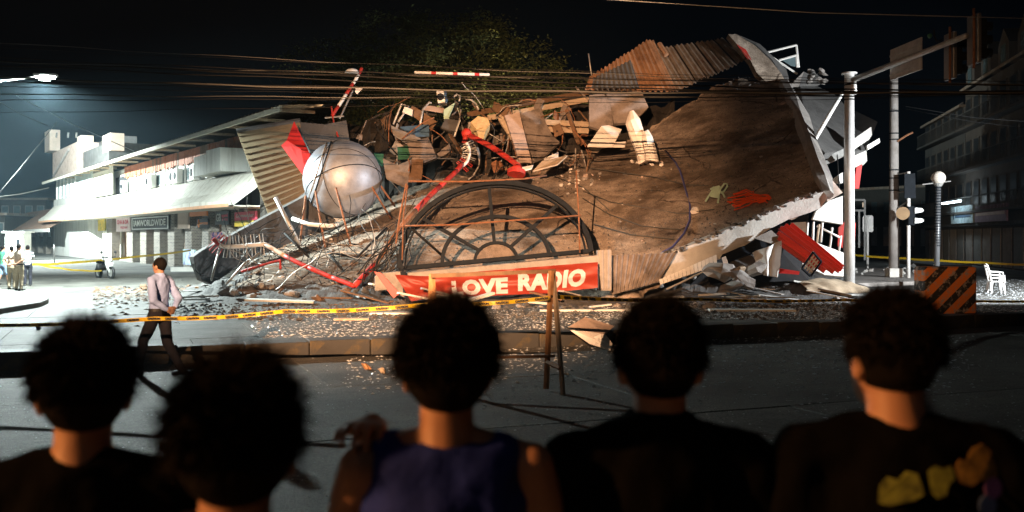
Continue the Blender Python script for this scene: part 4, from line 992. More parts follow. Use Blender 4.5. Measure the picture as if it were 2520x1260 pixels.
# ------------------------------------------------------------------ plastic chair and orange net on the deck
pc = thing('plastic_chair', 'pale green plastic armchair lying on the deck slope', 'chair', P(1764, 475, 33.6))
dch = 33.4
panel('backrest', PP(dch, (1754, 460), (1770, 456), (1776, 462), (1772, 478), (1756, 474)), .06, 'green_plastic', parent=pc)
panel('seat', PP(dch - .1, (1752, 462), (1758, 474), (1772, 479), (1768, 488), (1748, 484)), .06, 'green_plastic', parent=pc)
for q in ([(1752, 470), (1744, 482), (1736, 496)], [(1770, 480), (1766, 500)], [(1776, 470), (1784, 486)], [(1758, 460), (1748, 466)]): MB().tube(PP(dch - .15, *q), .035, 6).build('leg', 'green_plastic', pc)
MB().tube(PP(dch - .1, (1772, 466), (1782, 452), (1788, 452), (1790, 458), (1782, 470), (1774, 476)), .035, 6).build('armrest', 'green_plastic', pc)
nt_ = MB()
for i in range(16):
    y0 = 484 + i * 2.4; x0 = 1786 + random.uniform(0, 22) + abs(i - 8) * 1.5
    pts = [deck_px(x0, y0, .1), deck_px(x0 + 38, 498 + (i - 8) * 1.9, .16), deck_px(1862, 500 + (i - 8) * 1.2, .14), deck_px(1898 - random.uniform(0, 12), 496 + (i - 8) * .9, .1)]
    pts = [cr(pts, k / 8) + V((random.uniform(-.05, .05), 0, random.uniform(-.05, .05))) for k in range(9)]
    nt_.tube(pts, .02, 5)
tag(nt_.build('safety_net', 'orange_net', origin=deck_px(1850, 500)), 'bunched orange net lying on the deck right of the plastic chair', 'net')
# blue hose and thin wires on the deck
def deck_line(name, pp, r, mat, lab): rod(name, [deck_px(a, b, .09) for a, b in pp], r, mat, lab, 'cable', n=5)
DM('hose_blue', (.05, .06, .2), .5, bump=0)
deck_line('blue_hose', [(1640, 378), (1664, 400), (1680, 430), (1690, 470), (1694, 510), (1694, 550), (1684, 580), (1660, 608), (1620, 634)], .035, 'hose_blue', 'blue hose running down over the deck')
for i, pp in enumerate(([(1420, 416), (1480, 424), (1540, 432), (1620, 446), (1690, 456), (1740, 462)], [(1440, 478), (1500, 500), (1580, 514), (1680, 528), (1760, 522)], [(1430, 490), (1500, 530), (1580, 560), (1680, 572)], [(1470, 560), (1560, 585), (1660, 590)], [(1370, 440), (1440, 470), (1500, 520)])):
    deck_line('loose_wire', pp, .017, 'cable_grey', ['topmost loose wire sagging across the deck to the green chair', 'second loose wire ending below the orange net', 'third loose wire sagging low on the deck', 'lowest loose wire above the ribbed cladding', 'short wire falling from the rubble spill above the arch'][i])
# ------------------------------------------------------------------ wreck below and right of the beam
R_ = [
 ('white_shutter', [(1664, 684, 30.2), (1760, 640, 30.4), (1768, 648, 30.2), (1672, 696, 30.0)], .06, 'white_paint', None, None),
]
ws = thing('slatted_shutter', 'row of white upright slats under the edge beam', 'shutter', P(1715, 690, 30.2))
for k in range(15):
    f = k / 15; x = 1622 + 142 * f; y0 = 688 - 62 * f; h = 10 + 16 * f
    panel('slat', [P(x, y0, 30.1), P(x + 8.4, y0 - 3.5, 30.1), P(x + 10.5, y0 - 3.5 + h, 29.9), P(x + 2, y0 + h, 29.9)], .04, 'white_paint', parent=ws)
MB().tube([P(1640, 712, 29.9), P(1770, 650, 29.9)], .03, 6).build('rail', 'galv', ws)
X = [
 ('recess_shade', [(1760, 640, 32.6), (1880, 575, 32.6), (1990, 525, 33), (1990, 690, 32.8), (1700, 700, 32.6)], .1, 'hole_shade', 'black sheet painted as the shade under the lifted edge beam', 'wall'),  # flat sheet whose black stands for the shade below the beam
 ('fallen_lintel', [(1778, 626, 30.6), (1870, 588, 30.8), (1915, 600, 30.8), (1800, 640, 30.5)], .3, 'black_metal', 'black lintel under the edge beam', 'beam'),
 ('grey_sheet', [(1856, 586, 30.3), (1898, 566, 30.4), (1930, 596, 30.4), (1900, 600, 30.3)], .04, 'concrete', 'grey triangular sheet under the beam', 'sheet'),
 ('white_slat_door', [(1776, 634, 30.0), (1786, 630, 30.0), (1798, 664, 29.8), (1788, 668, 29.8)], .06, 'white_paint', 'small upright white slatted door in the rubble', 'door'),
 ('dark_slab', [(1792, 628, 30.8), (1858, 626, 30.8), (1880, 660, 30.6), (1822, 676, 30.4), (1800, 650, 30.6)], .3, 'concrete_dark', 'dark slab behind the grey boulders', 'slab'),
 ('fallen_partition', [(1990, 590, 31.8), (2076, 622, 31.9), (2076, 680, 31.7), (2030, 676, 31.6), (1975, 650, 31.5)], .08, 'white_paint', 'white wall panel behind the red girders', 'panel'),
 ('hanging_partition', [(2008, 520, 32.4), (2040, 494, 32.6), (2074, 482, 32.8), (2074, 552, 32.6), (2000, 540, 32.3)], .1, 'concrete_pale', 'pale panel hanging at the lifted corner beside the pole', 'panel'),
 ('brown_board', [(1946, 548, 32.4), (1984, 546, 32.4), (1982, 590, 32.2), (1952, 584, 32.2)], .08, 'wood_dark', 'dark brown board behind the red girders', 'board'),
 ('red_post', [(2064, 560, 33.4), (2078, 546, 33.4), (2074, 610, 33.4), (2062, 606, 33.4)], .1, 'red_paint', 'red painted post left of the steel pole', 'post'),
 ('red_partition', [(2098, 548, 36.5), (2106, 548, 36.5), (2104, 590, 36.5), (2096, 592, 36.5)], .1, 'red_panel', 'small red panel right of the steel pole', 'panel'),
 ('red_partition', [(2108, 412, 36), (2122, 404, 36), (2114, 464, 36), (2100, 464, 36)], .2, 'red_panel', 'upper red panel hanging right of the steel pole', 'panel'),
 ('pale_girder', [(2098, 344, 37), (2144, 312, 37.4), (2146, 332, 37.2), (2098, 364, 36.8)], .3, 'concrete_pale', 'pale broken girder sticking out right of the steel pole', 'beam'),
 ('pale_girder', [(2096, 386, 36.6), (2132, 370, 36.8), (2134, 396, 36.6), (2098, 414, 36.4)], .3, 'concrete_pale', 'second pale girder above the hanging red panel', 'beam'),
 ('white_bracket', [(2134, 358, 37.4), (2164, 340, 37.8), (2166, 350, 37.7), (2136, 368, 37.3)], .08, 'white_paint', 'white metal bracket at the right tip of the wreck', 'bracket'),
 ('torn_sheet', [(2024, 404, 34.0), (2050, 378, 34.6), (2076, 366, 35), (2076, 384, 34.8), (2044, 400, 34.2)], .06, 'galv', 'torn metal sheet left of the steel pole', 'sheet'),
 ('torn_sheet', [(2050, 440, 34.2), (2074, 424, 34.6), (2074, 450, 34.4), (2058, 452, 34.2)], .06, 'concrete_pale', 'grey scrap just left of the steel pole', 'sheet'),
 ('dark_roof', [(1934, 212, 44), (1966, 190, 44.4), (2020, 216, 44.6), (2060, 236, 44.4), (2080, 260, 43), (2160, 300, 40), (2130, 370, 37.8), (2060, 372, 36.4), (2010, 380, 34.6), (1985, 320, 37)], .25, 'concrete_dark', 'dark collapsed storey behind the lifted corner', 'wall'),
 ('torn_sheet', [(1942, 212, 42.6), (1978, 176, 43), (1966, 212, 42.6)], .06, 'concrete', 'pale triangular sheet at the top right of the ruin', 'sheet'),
 ('dark_sheet', [(1978, 176, 43.0), (2028, 202, 43.2), (2010, 212, 43), (1966, 212, 42.8)], .06, 'concrete_dark', 'dark folded sheet next to the triangular one', 'sheet'),
]
for nme, pts, th, mat, lab, cat in X: panel(nme, [P(*q) for q in pts], th, mat, lab, cat)
for k in range(14):
    put_chunk(P(1990 + random.uniform(0, 44), 172 + random.uniform(0, 34), 43 + random.uniform(-.3, .5)), random.uniform(.25, .6), random.choice(['concrete', 'concrete_dark']), ruin, 'broken_masonry')
# window frame on the skyline
wf = thing('window_frame', 'white aluminium window frame tilted on the skyline', 'window frame', P(1950, 168, 43.5))
for q in ([(1884, 130), (1960, 111)], [(1960, 111), (1966, 166)], [(1918, 148), (1960, 136)], [(1960, 136), (1962, 166)], [(1884, 130), (1962, 182)]): MB().tube(PP(43.4, *q), .045, 4).build('frame_bar', 'white_paint', wf)
panel('pane', PP(43.42, (1924, 148), (1958, 138), (1961, 165), (1946, 162)), .015, 'glass', parent=wf)
# sloping white post behind the pole
rod('leaning_strut', [P(2004, 346, 34.8), P(2072, 230, 36.6)], .09, 'white_paint', 'white strut leaning from the slab edge to the steel pole', 'strut', n=4)
# red girders
RG = [((1946, 552, 31.2), (2074, 658, 30.6), 'topmost red girder of the fan under the lifted corner'), ((1932, 554, 31.0), (2072, 664, 30.4), 'second red girder from the top of the fan'), ((1920, 560, 30.8), (2066, 668, 30.2), 'third red girder from the top of the fan'),
      ((1914, 572, 30.6), (2052, 670, 30.0), 'fourth red girder from the top of the fan'), ((1914, 584, 30.4), (2030, 668, 29.9), 'fifth red girder from the top of the fan'), ((1922, 600, 30.2), (2004, 660, 29.8), 'lowest and shortest red girder of the fan')]
for a, b, lab in RG:
    a, b = P(*a), P(*b); d = (b - a).normalized(); s_ = d.cross(V((0, 1, 0))).normalized()
    g_ = thing('red_girder', lab, 'girder', a, 'fan of red girders')
    MB().obox(a - s_ * .055, b - a, s_ * .11, V((0, .02, 0))).build('web', 'red_panel', g_)
    for sg in (-1, 1): MB().obox(a + s_ * (sg * .055 - .009) - V((0, .07, 0)), b - a, s_ * .018, V((0, .16, 0))).build('flange', 'red_panel', g_)
panel('red_girder', PP(29.8, (1908, 660), (1916, 660), (1968, 668), (1966, 676), (1912, 672)), .2, 'red_panel', 'red girder lying flat left of the white grille', 'girder')
gr = thing('white_grille', 'small white lattice grille tilted in a dark frame', 'grille', P(1990, 670, 29.6))
ga = [P(1972, 660, 29.6), P(2000, 620, 29.7), P(2020, 644, 29.6), P(1994, 680, 29.5)]
for k in range(5):
    f = k / 4; MB().tube([ga[0].lerp(ga[3], f), ga[1].lerp(ga[2], f)], .025, 4).build('bar', 'white_paint', gr); MB().tube([ga[0].lerp(ga[1], f), ga[3].lerp(ga[2], f)], .025, 4).build('bar', 'white_paint', gr)
for k in range(4): MB().tube([ga[k] + V((0, -.05, 0)), ga[(k + 1) % 4] + V((0, -.05, 0))], .035, 4).build('frame_bar', 'black_metal', gr)
# crumpled white cloth sheet
vs = []; fs = []
cl = [P(1852, 622, 30), P(1925, 594, 30.2), P(1934, 612, 30.1), P(1922, 668, 29.8), P(1898, 684, 29.7), P(1882, 672, 29.7)]
ca = [P(1852, 622, 30), P(1925, 592, 30.2)]; cb2 = [P(1880, 678, 29.7), P(1912, 682, 29.7)]
for j in range(15):
    for i in range(15):
        u, v = i / 14, j / 14; a = ca[0].lerp(ca[1], u); b = cb2[0].lerp(cb2[1], u); p = a.lerp(b, v)
        p.y += .16 * math.sin(u * 9 + v * 3) + .12 * mnoise.noise(V((u * 5, v * 3, 8))); vs.append(p)
for j in range(14):
    for i in range(14): fs.append((j * 15 + i, j * 15 + i + 1, j * 15 + 16 + i, j * 15 + 15 + i))
nn_ = len(vs); tag(MB().add(vs + [q + V((0, .02, 0)) for q in vs], fs + [tuple(k + nn_ for k in reversed(f)) for f in fs]).build('hanging_sheet', 'cloth_white', None, True, origin=P(1896, 684, 29.7)), 'crumpled white sheet hanging under the beam', 'sheet')
# upright thin rods under the corner
for i, (x0, y0, x1, y1) in enumerate(((1988, 548, 1984, 600), (2002, 546, 2000, 606), (2016, 552, 2010, 600), (2024, 548, 2020, 596), (2048, 560, 2042, 612), (2070, 580, 2064, 622), (2010, 556, 2066, 584))):
    rod('thin_rod', [P(x0, y0, 32), P(x1, y1, 31.9)], .035, 'white_paint' if i != 2 else 'wood_pale', ['leftmost white rod under the lifted corner', 'second white rod under the lifted corner', 'brown rod among the white ones under the corner', 'white rod right of the brown one', 'white rod nearer the red post', 'short white rod beside the red post', 'white rail crossing the rods under the corner'][i], 'rod')
# tan crumpled metal sheet on the island
vs = []; fs = []
for j in range(13):
    for i in range(25):
        u, v = i / 24, j / 12
        a = P(1948 + 190 * u, 694 - 18 * math.sin(u * 3.1) + 22 * u, 33.4); b = P(1990 + 150 * u, 716 + 6 * u, 31.5); p = a.lerp(b, v); p.z = max(p.z, .05) + .1 * mnoise.noise(V((u * 6, v * 3, 3))) + .12 * math.sin(v * 3.1)
        vs.append(p)
for j in range(12):
    for i in range(24): fs.append((j * 25 + i, j * 25 + i + 1, j * 25 + 26 + i, j * 25 + 25 + i))
nn_ = len(vs); tag(MB().add(vs + [q - V((0, 0, .02)) for q in vs], fs + [tuple(k + nn_ for k in reversed(f)) for f in fs]).build('crumpled_sheet', 'wood_pale', None, True, origin=P(2040, 716, 32)), 'crumpled tan metal sheet lying in front of the steel pole', 'sheet')
# ================================================================== rubble on the street
random.seed(21)
GR = [  # (n, px range, py range, size range, materials, label, group, pile)
 (70, (470, 980), (706, 748), (.18, .55), ['concrete', 'concrete_dark', 'concrete_dark', 'wood_dark'], 'broken concrete chunk in the rubble left of the red banner', 'rubble left of the banner'),
 (26, (285, 470), (706, 726), (.12, .34), ['concrete_dark', 'wood_dark', 'concrete_dark'], 'small chunk on the edge of the rubble behind the walking man', 'rubble at the left edge'),
 (34, (980, 1500), (742, 764), (.12, .36), ['concrete', 'concrete_dark', 'concrete'], 'concrete chunk lying in front of the banner', 'rubble before the banner'),
 (62, (1600, 1980), (676, 730), (.2, .6), ['concrete', 'concrete_dark', 'concrete'], 'broken concrete chunk under the lifted edge beam', 'rubble under the beam'),
 (30, (1500, 2140), (730, 765), (.12, .34), ['concrete', 'concrete_dark'], 'low rubble chunk on the road before the beam', 'rubble on the road'),
 (24, (2090, 2270), (664, 686), (.18, .42), ['white_paint', 'concrete_pale'], 'white lit plaster chunk on the traffic island', 'rubble on the island')]
for n, xr, yr, sr, mats, lab, grp in GR:
    for k in range(n):
        px, py = random.uniform(*xr), random.uniform(*yr); s = random.uniform(*sr) * (1.2 if random.random() < .2 else .8)
        p = G(px, py); p.z = s * .22 + (.3 * random.random() if ('beam' in grp or 'left of the banner' in grp) else 0.) + (.17 if 'island' in grp else 0.) + (max(0, (736 - py)) * .012 * random.random() if 'beam' in grp or 'left of the banner' in grp else 0)
        put_chunk(p, s, random.choice(mats), None, 'concrete_chunk', lab, grp)
for i, (px, py, d, s, lab) in enumerate(((1775, 668, 29.6, 1.25, 'largest grey boulder of broken concrete under the beam'), (1832, 690, 29.2, 1.0, 'grey boulder right of the largest one'), (1800, 706, 28.8, .95, 'flat grey boulder in front of the largest one'), (1858, 664, 29.8, .7, 'sharp grey lump below the white sheet'), (1745, 762, 27, .5, 'rubble lump nearest the tape left of the second head'))):
    o = put_chunk(P(px, py, d), s, 'concrete', None, 'concrete_boulder', lab); o['category'] = 'boulder'
o = put_chunk(P(1823, 664, 29.4), .42, 'wood_pale', None, 'yellow_block', 'small pale yellow block on the boulders'); o['category'] = 'block'
# rubble spill on the deck
for k in range(46):
    a = random.gauss(0, 1); px = 1420 + a * 22; py = 440 + random.gauss(0, 1) * 16
    put_chunk(deck_px(px, py, .05), random.uniform(.08, .26), random.choice(['plaster_white', 'plaster_pink', 'concrete']), ruin, 'spilled_chunk')
for k in range(60):
    px = random.uniform(1300, 1980); py = random.uniform(380, 600)
    p = deck_px(px, py, .03)
    put_chunk(p, random.uniform(.05, .14), random.choice(['plaster_pink', 'concrete', 'plaster_white']), ruin, 'spilled_chunk')
for k in range(60):
    put_chunk(deck_px(random.uniform(590, 980), random.uniform(590, 715), .06), random.uniform(.08, .32), random.choice(['concrete', 'concrete_dark', 'concrete_pale', 'wood_dark']), ruin, 'spilled_chunk')
put_chunk(deck_px(1715, 523, .1), .35, 'plaster_white', ruin, 'spilled_chunk'); put_chunk(P(1924, 258, 39.3), .5, 'plaster_pink', ruin, 'spilled_chunk')
# planks and flat sheets
random.seed(33)
def plank(px, py, L, w_, ang, mat, lab, grp=None, z=.06, tilt=0., th=.05, cat='plank'):
    p = G(px, py); rot = Matrix.Rotation(ang, 3, 'Z') @ Matrix.Rotation(tilt, 3, 'Y')
    m = MB(); m.box(p + V((0, 0, z + abs(math.sin(tilt)) * L / 2)), (L, w_, th), rot); return tag(m.build('plank', mat, origin=p), lab, cat, grp)
plank(570, 726, 2.4, .16, .06, 'wood', 'long orange brown plank lying behind the walking man', None, .25)
plank(740, 716, 2.2, .18, -.15, 'wood', 'orange plank sloping down under the fallen mast', None, .3, .12)
plank(835, 726, 1.5, .2, -.3, 'wood', 'short brown plank at the end of the sloping one', None, .2, .1)
plank(690, 752, 1.9, .6, .1, 'concrete_pale', 'flat pale grey board in the rubble above the tape', None, .1, .04)
plank(950, 742, 1.2, .22, .75, 'plaster_white', 'white plank leaning at the foot of the red strip', None, .2, .3)
plank(1640, 722, 3.6, .3, .02, 'concrete', 'long flat beam lying before the ribbed cladding', None, .1)
plank(1480, 768, 3.2, .2, .05, 'galv', 'long metal strip on the road before the banner', None, .05)
plank(1850, 768, 2.2, .35, -.04, 'concrete_pale', 'pale flat board on the glassy road', None, .05)
plank(865, 790, .8, .25, .1, 'wood_pale', 'small tan board on the near roadway', None, .04)
plank(1030, 774, 2.4, .5, .05, 'galv', 'grey sheet metal strip behind the curly haired head', None, .04)
plank(455, 668, 1.5, .3, .1, 'concrete_pale', 'grey kerb block in the lit street by the side wall', None, .12, 0, .25)
for k in range(56):
    a = random.random()
    px, py = (random.uniform(480, 960), random.uniform(704, 752)) if a < .5 else (random.uniform(1520, 2130), random.uniform(706, 766)) if a < .85 else (random.uniform(1010, 1480), random.uniform(750, 772))
    plank(px, py, random.uniform(.5, 1.6), random.uniform(.06, .26), random.uniform(-.9, .9), random.choice(['wood_pale', 'concrete_pale', 'galv', 'concrete', 'wood_dark', 'white_paint']),
          'loose board or strip in the street rubble ' + ('left of the banner' if a < .5 else 'under the lifted beam' if a < .85 else 'before the banner'), 'loose boards ' + ('left of the banner' if a < .5 else 'under the lifted beam' if a < .85 else 'before the banner'), random.uniform(.05, .3), random.uniform(-.25, .25), random.uniform(.02, .06))
# bent reinforcement and wires at the left half of the deck
random.seed(8)
for k in range(120):
    px, py = random.uniform(590, 1000), random.uniform(570, 720); d = 33.2 - (py - 600) * .022
    a = P(px, py, d); q = [a]
    dr = V((random.uniform(-1, 1), random.uniform(-.3, .3), random.uniform(-.5, .9))).normalized()
    for s in range(5):
        dr = (dr + V((random.uniform(-.5, .5), random.uniform(-.2, .2), random.uniform(-.6, .4)))).normalized(); q.append(q[-1] + dr * random.uniform(.2, .5)); q[-1].z = max(q[-1].z, .05)
    rod('bent_rod', [cr(q, s / 10) for s in range(11)], random.uniform(.008, .015), random.choice(['cable', 'cable', 'cable', 'cable_grey', 'galv']), 'thin bent rod in the tangle left of the arch', 'rod', 'tangle of rods left of the arch', 5)
for k in range(26):
    f = random.random(); a = P(975 + random.uniform(-22, 22), 640 - f * 110, 29.9); b = P(900 + random.uniform(-30, 60), 690 + random.uniform(-20, 20), 30)
    c = (a + b) / 2 + V((random.uniform(-.4, .4), 0, random.uniform(-.4, .2)))
    rod('bent_rod', [cr([a, c, b], s / 8) for s in range(9)], random.uniform(.008, .02), random.choice(['cable', 'cable', 'cable_grey', 'cable']), 'wire in the bundle at the left foot of the arch', 'wire', 'bundle at the left foot of the arch', 5)
for i, (pts, mat, lab) in enumerate((([(520, 690, 31.2), (540, 612, 32)], 'galv', 'upright pale strut below the dipole antenna'), ([(556, 700, 30.8), (600, 650, 31.4), (640, 622, 31.8)], 'galv', 'slanting strut under the dipole antenna'),
        ([(678, 486, 34), (738, 604, 33.8)], 'galv', 'thick pale conduit leaning on the side wall'), ([(690, 662, 31), (690, 640, 31.2), (652, 650, 31.4), (594, 668, 31)], 'red_paint', 'red chain like strip on the ground left of the mast'),
        ([(700, 574, 32.6), (760, 632, 32)], 'cable', 'black bar leaning on the deck left of the mast'), ([(806, 620, 32.4), (876, 634, 32.2)], 'cable', 'level black bar below the tank'), ([(806, 620, 32.4), (842, 664, 31.6)], 'cable', 'slanting black bar below the tank'), ([(878, 634, 32.2), (952, 560, 33)], 'cable', 'long black bar rising right of the tank legs'),
        ([(720, 538, 35), (760, 552, 34.6), (810, 556, 34.6), (832, 552, 34.8)], 'ac_white', 'fallen pale lamp arm behind the tank legs'), ([(1010, 560, 29.9), (1090, 630, 30.4)], 'cable', 'black cord crossing behind the arch'))):
    rod('strut' if i < 3 else 'bar', [P(*q) for q in pts], .075 if i in (2, 8) else .04, mat, lab, 'strut' if i < 3 else 'bar')
# small blue sign hung on the antenna, tangled
sg = thing('road_sign', 'small blue and white sign at the left tip of the antenna', 'sign', P(535, 585, 32.2))
DM('sign_blue', (.1, .2, .6), .5, bump=0, var=.3, scale=12, stain=((.8, .8, .8), 8, .5, .55))
panel('plate', PP(32.2, (518, 572), (546, 571), (548, 586), (519, 590)), .03, 'sign_blue', parent=sg)
# folded umbrella like sheet on the median
pu = thing('folded_canopy', 'crumpled white canopy sheet lying against the median kerb', 'canopy', G(1470, 858))
for q, mt_n in (([(1396, 806, 17.2), (1440, 780, 17.7), (1512, 802, 17.8), (1490, 822, 17.3)], 'plaster_pink'), ([(1396, 807, 17.15), (1490, 823, 17.25), (1508, 846, 17.1), (1502, 861, 17.0)], 'plaster_white'), ([(1398, 809, 17.1), (1470, 838, 16.95), (1501, 862, 16.95), (1452, 846, 16.9)], 'white_paint'), ([(1460, 830, 17.0), (1478, 822, 17.05), (1484, 842, 17.0), (1466, 846, 16.9)], 'white_paint')):
    panel('fold', [P(*a) for a in q], .015, mt_n, parent=pu)
MB().tube([P(1396, 806, 17.1), P(1502, 862, 16.9)], .02, 5).build('rib', 'white_paint', pu)
# low mounds of fines under the chunks
def mound(name, x0, x1, y0, y1, hgt, seed, label):
    vs = []; fs = []; a_, b_ = 90, 22
    for j in range(b_ + 1):
        for i in range(a_ + 1):
            u, v = i / a_, j / b_; p = G(x0 + (x1 - x0) * u, y1 + (y0 - y1) * v)
            e = min(1, 5 * min(u, 1 - u)) * min(1, 3 * min(v, 1 - v) + .0)
            p.z = -.02 + e * hgt * (.55 + .6 * mnoise.noise(V((p.x * .5 + seed, p.y * .5, 0))) + .35 * abs(mnoise.noise(V((p.x * 1.7, p.y * 1.7, seed)))) + .12 * mnoise.noise(V((p.x * 5, p.y * 5, seed)))); vs.append(p)
    for j in range(b_):
        for i in range(a_): fs.append((j * (a_ + 1) + i, j * (a_ + 1) + i + 1, (j + 1) * (a_ + 1) + i + 1, (j + 1) * (a_ + 1) + i))
    tag(MB().add(vs, fs).build(name, 'concrete_dark'), label, 'rubble', kind='stuff')
mound('rubble_mound', 430, 1010, 700, 752, .75, 1.3, 'low mound of crushed concrete left of the banner'); mound('rubble_mound', 1560, 2150, 688, 742, .7, 5.1, 'low mound of crushed concrete under the lifted beam'); mound('rubble_mound', 1000, 1560, 736, 760, .3, 8.2, 'thin drift of crushed concrete before the banner')
# grit lying on the deck
random.seed(14); vs = []; fs = []
for k in range(3600):
    u, v = random.random(), random.random() ** .8; p = deck(u, v); n_ = deck_n(u, v); p = p + n_ * .05; s = random.uniform(.012, .05); t1 = n_.orthogonal().normalized(); t2 = n_.cross(t1); a = random.uniform(0, 6.28); o = len(vs)
    for t in range(3): vs.append(p + (t1 * math.cos(a + t * 2.1) + t2 * math.sin(a + t * 2.1)) * s * random.uniform(.6, 1.2))
    vs.append(p + n_ * s * random.uniform(.5, 1.2)); fs += [(o, o + 1, o + 3), (o + 1, o + 2, o + 3), (o + 2, o, o + 3)]
tag(MB().add(vs, fs).build('deck_grit', 'concrete_dark'), 'loose grit strewn over the tilted deck', 'debris', kind='stuff')
# glass and grit: uncountable
random.seed(4)
def grit(name, n, area, smin, smax, mat, label, flat=.3, z0=.026):
    m = MB(); vs = []; fs = []
    for k in range(n):
        px, py = area(); p = G(px, py); s = random.uniform(smin, smax); a = random.uniform(0, 6.28); o = len(vs)
        for t in range(3):
            vs.append(p + V((math.cos(a + t * 2.1) * s, math.sin(a + t * 2.1) * s * random.uniform(.4, 1), z0)))
        vs.append(p + V((0, 0, z0 + s * random.uniform(.1, flat) + .004)))
        fs += [(o, o + 1, o + 3), (o + 1, o + 2, o + 3), (o + 2, o, o + 3)]
    m.add(vs, fs); return tag(m.build(name, mat), label, 'debris', kind='stuff')
def ar1():
    r = random.random()
    if r < .32: return random.uniform(1480, 2150), random.uniform(745, 790)
    if r < .5: return random.uniform(2380, 2560), random.uniform(690, 790)
    if r < .78: return random.uniform(620, 1500), random.uniform(762, 835)
    return random.uniform(850, 2400), 830 + abs(random.gauss(0, 1)) * 70
grit('glass_shards', 9000, ar1, .012, .045, 'glass_shard', 'glittering glass shards strewn over the road')
grit('gravel_debris', 5000, lambda: (random.uniform(430, 2150), random.uniform(706, 790)), .02, .09, 'concrete_dark', 'small grit and gravel around the ruin', .8)
grit('dark_debris', 1600, lambda: (random.uniform(230, 1000), 708 + abs(random.gauss(0, 1)) * 26), .03, .12, 'wood_dark', 'dark splinters along the rubble edge', .5)
grit('glass_shards', 1500, lambda: (random.uniform(0, 2520), 870 + 390 * random.random() ** 1.4), .006, .018, 'glass_shard', 'sparse bright specks on the near road')
for i, (px, py, s, mat, lab) in enumerate(((902, 912, .16, 'wood', 'small brick brown lump on the near road'), (940, 922, .14, 'wood_pale', 'tan splinter beside the brown lump'), (410, 782, .22, 'concrete_dark', 'dark lump below the tape right of the walking man'), (735, 792, .18, 'concrete_dark', 'dark block on the road past the median'), (640, 790, .2, 'concrete_dark', 'flat dark lump under the tape'), (95, 815, .16, 'concrete_dark', 'little dark lump on the pale road at left'))):
    p = G(px, py); put_chunk(p + V((0, 0, .06)), s, mat, None, 'loose_lump', lab)
# ================================================================== poles and street furniture on the right
sp = PZ(2090, 34.0, .17); st = thing('traffic_pole', 'thick shiny steel traffic mast with long arm and sign back', 'traffic light', sp)
MB().tube([sp, V((sp.x, sp.y, HC - (182 - CY) / FPX * 34))], [.185, .16], 20).build('post', 'steel', st, True)
tz = HC - (182 - CY) / FPX * 34
MB().tube([V((sp.x, sp.y, tz)), V((sp.x, sp.y, tz + .04))], .26, 20).build('cap', 'steel', st)
MB().tube([V((sp.x, sp.y, .17)), V((sp.x, sp.y, .22))], .34, 12).build('base_plate', 'steel', st)
A0 = P(2100, 196, 33.8); A1 = P(2378, 88, 26.4); 
MB().tube([A0, A1], [.1, .075], 12).build('arm', 'galv', st, True)
MB().tube([A0 + (A1 - A0) * .0, A0 - V((0, 0, .5)) + (A1 - A0) * .015], .09, 10).build('bracket', 'steel', st, True)
for k in range(3): MB().tube([V((sp.x, sp.y, tz - .4 - k * .25)), V((sp.x, sp.y, tz - .36 - k * .25))], .185, 16).build('clamp', 'black_metal', st)
ad_ = (A1 - A0).normalized(); s0 = A0 + (A1 - A0) * .34; s1 = A0 + (A1 - A0) * .62
MB().obox(s0 + V((.14, 0, -.42)), s1 - s0, V((.03, 0, 0)), V((0, 0, .95))).build('sign_back', 'galv', st)
for k in range(2): MB().obox(s0 + V((.12, 0, -.3 + k * .6)), s1 - s0, V((.02, 0, 0)), V((0, 0, .06))).build('stiffener', 'galv', st)
def signal(p, nm, h=1.05):
    b = MB(); b.box(p, (.12, .62, h * 1.25)); bp = b.build('backplate', 'post_dark', st, bevel=.03)
    MB().box(p + V((.16, 0, 0)), (.22, .34, h)).build('signal_housing', 'black_metal', st, bevel=.02)
    for k in range(3):
        c = p + V((.28, 0, (k - 1) * h / 3)); MB().tube([c, c + V((.16, 0, 0))], .13, 12).build('visor', 'black_metal', st)
    MB().tube([p + V((-.1, -.2, -h * .75)), p + V((-.1, -.2, h * .75))], .035, 8).build('hanger', 'rust', st, True)
signal(P(2388, 98, 26.3) + V((.1, 0, .0)), 'a'); signal(P(2330, 130, 28.0) + V((.1, 0, -.1)), 'b')
MB().tube([P(2298, 72, 28.2), P(2300, 92, 28.2), P(2306, 102, 28.2), P(2318, 98, 28.2)], .02, 6).build('cable_loop', 'cable', st)
MB().ball(P(2288, 88, 28.3), .07).build('green_lens', 'green_paint', st, True)
# utility pole
up = PZ(2200, 44.0, .17); ut = thing('utility_pole', 'tall weathered grey utility pole right of the steel mast', 'pole', up)
MB().tube([up, V((up.x - .0, up.y, HC - (170 - CY) / FPX * 44))], [.23, .17], 14).build('post', 'concrete', ut, True)
for py in (276, 330, 345, 420, 440, 470): 
    z = HC - (py - CY) / FPX * 44; MB().tube([V((up.x, up.y, z)), V((up.x, up.y, z + .05))], .225, 14).build('band', 'black_metal', ut)
MB().tube([P(2208, 348, 43.8), P(2230, 334, 43.8), P(2246, 326, 43.8)], .045, 6).build('side_arm', 'rust', ut)
MB().box(up + V((0, 0, .2)), (.6, .6, .4)).build('footing', 'concrete_pale', ut, bevel=.03)
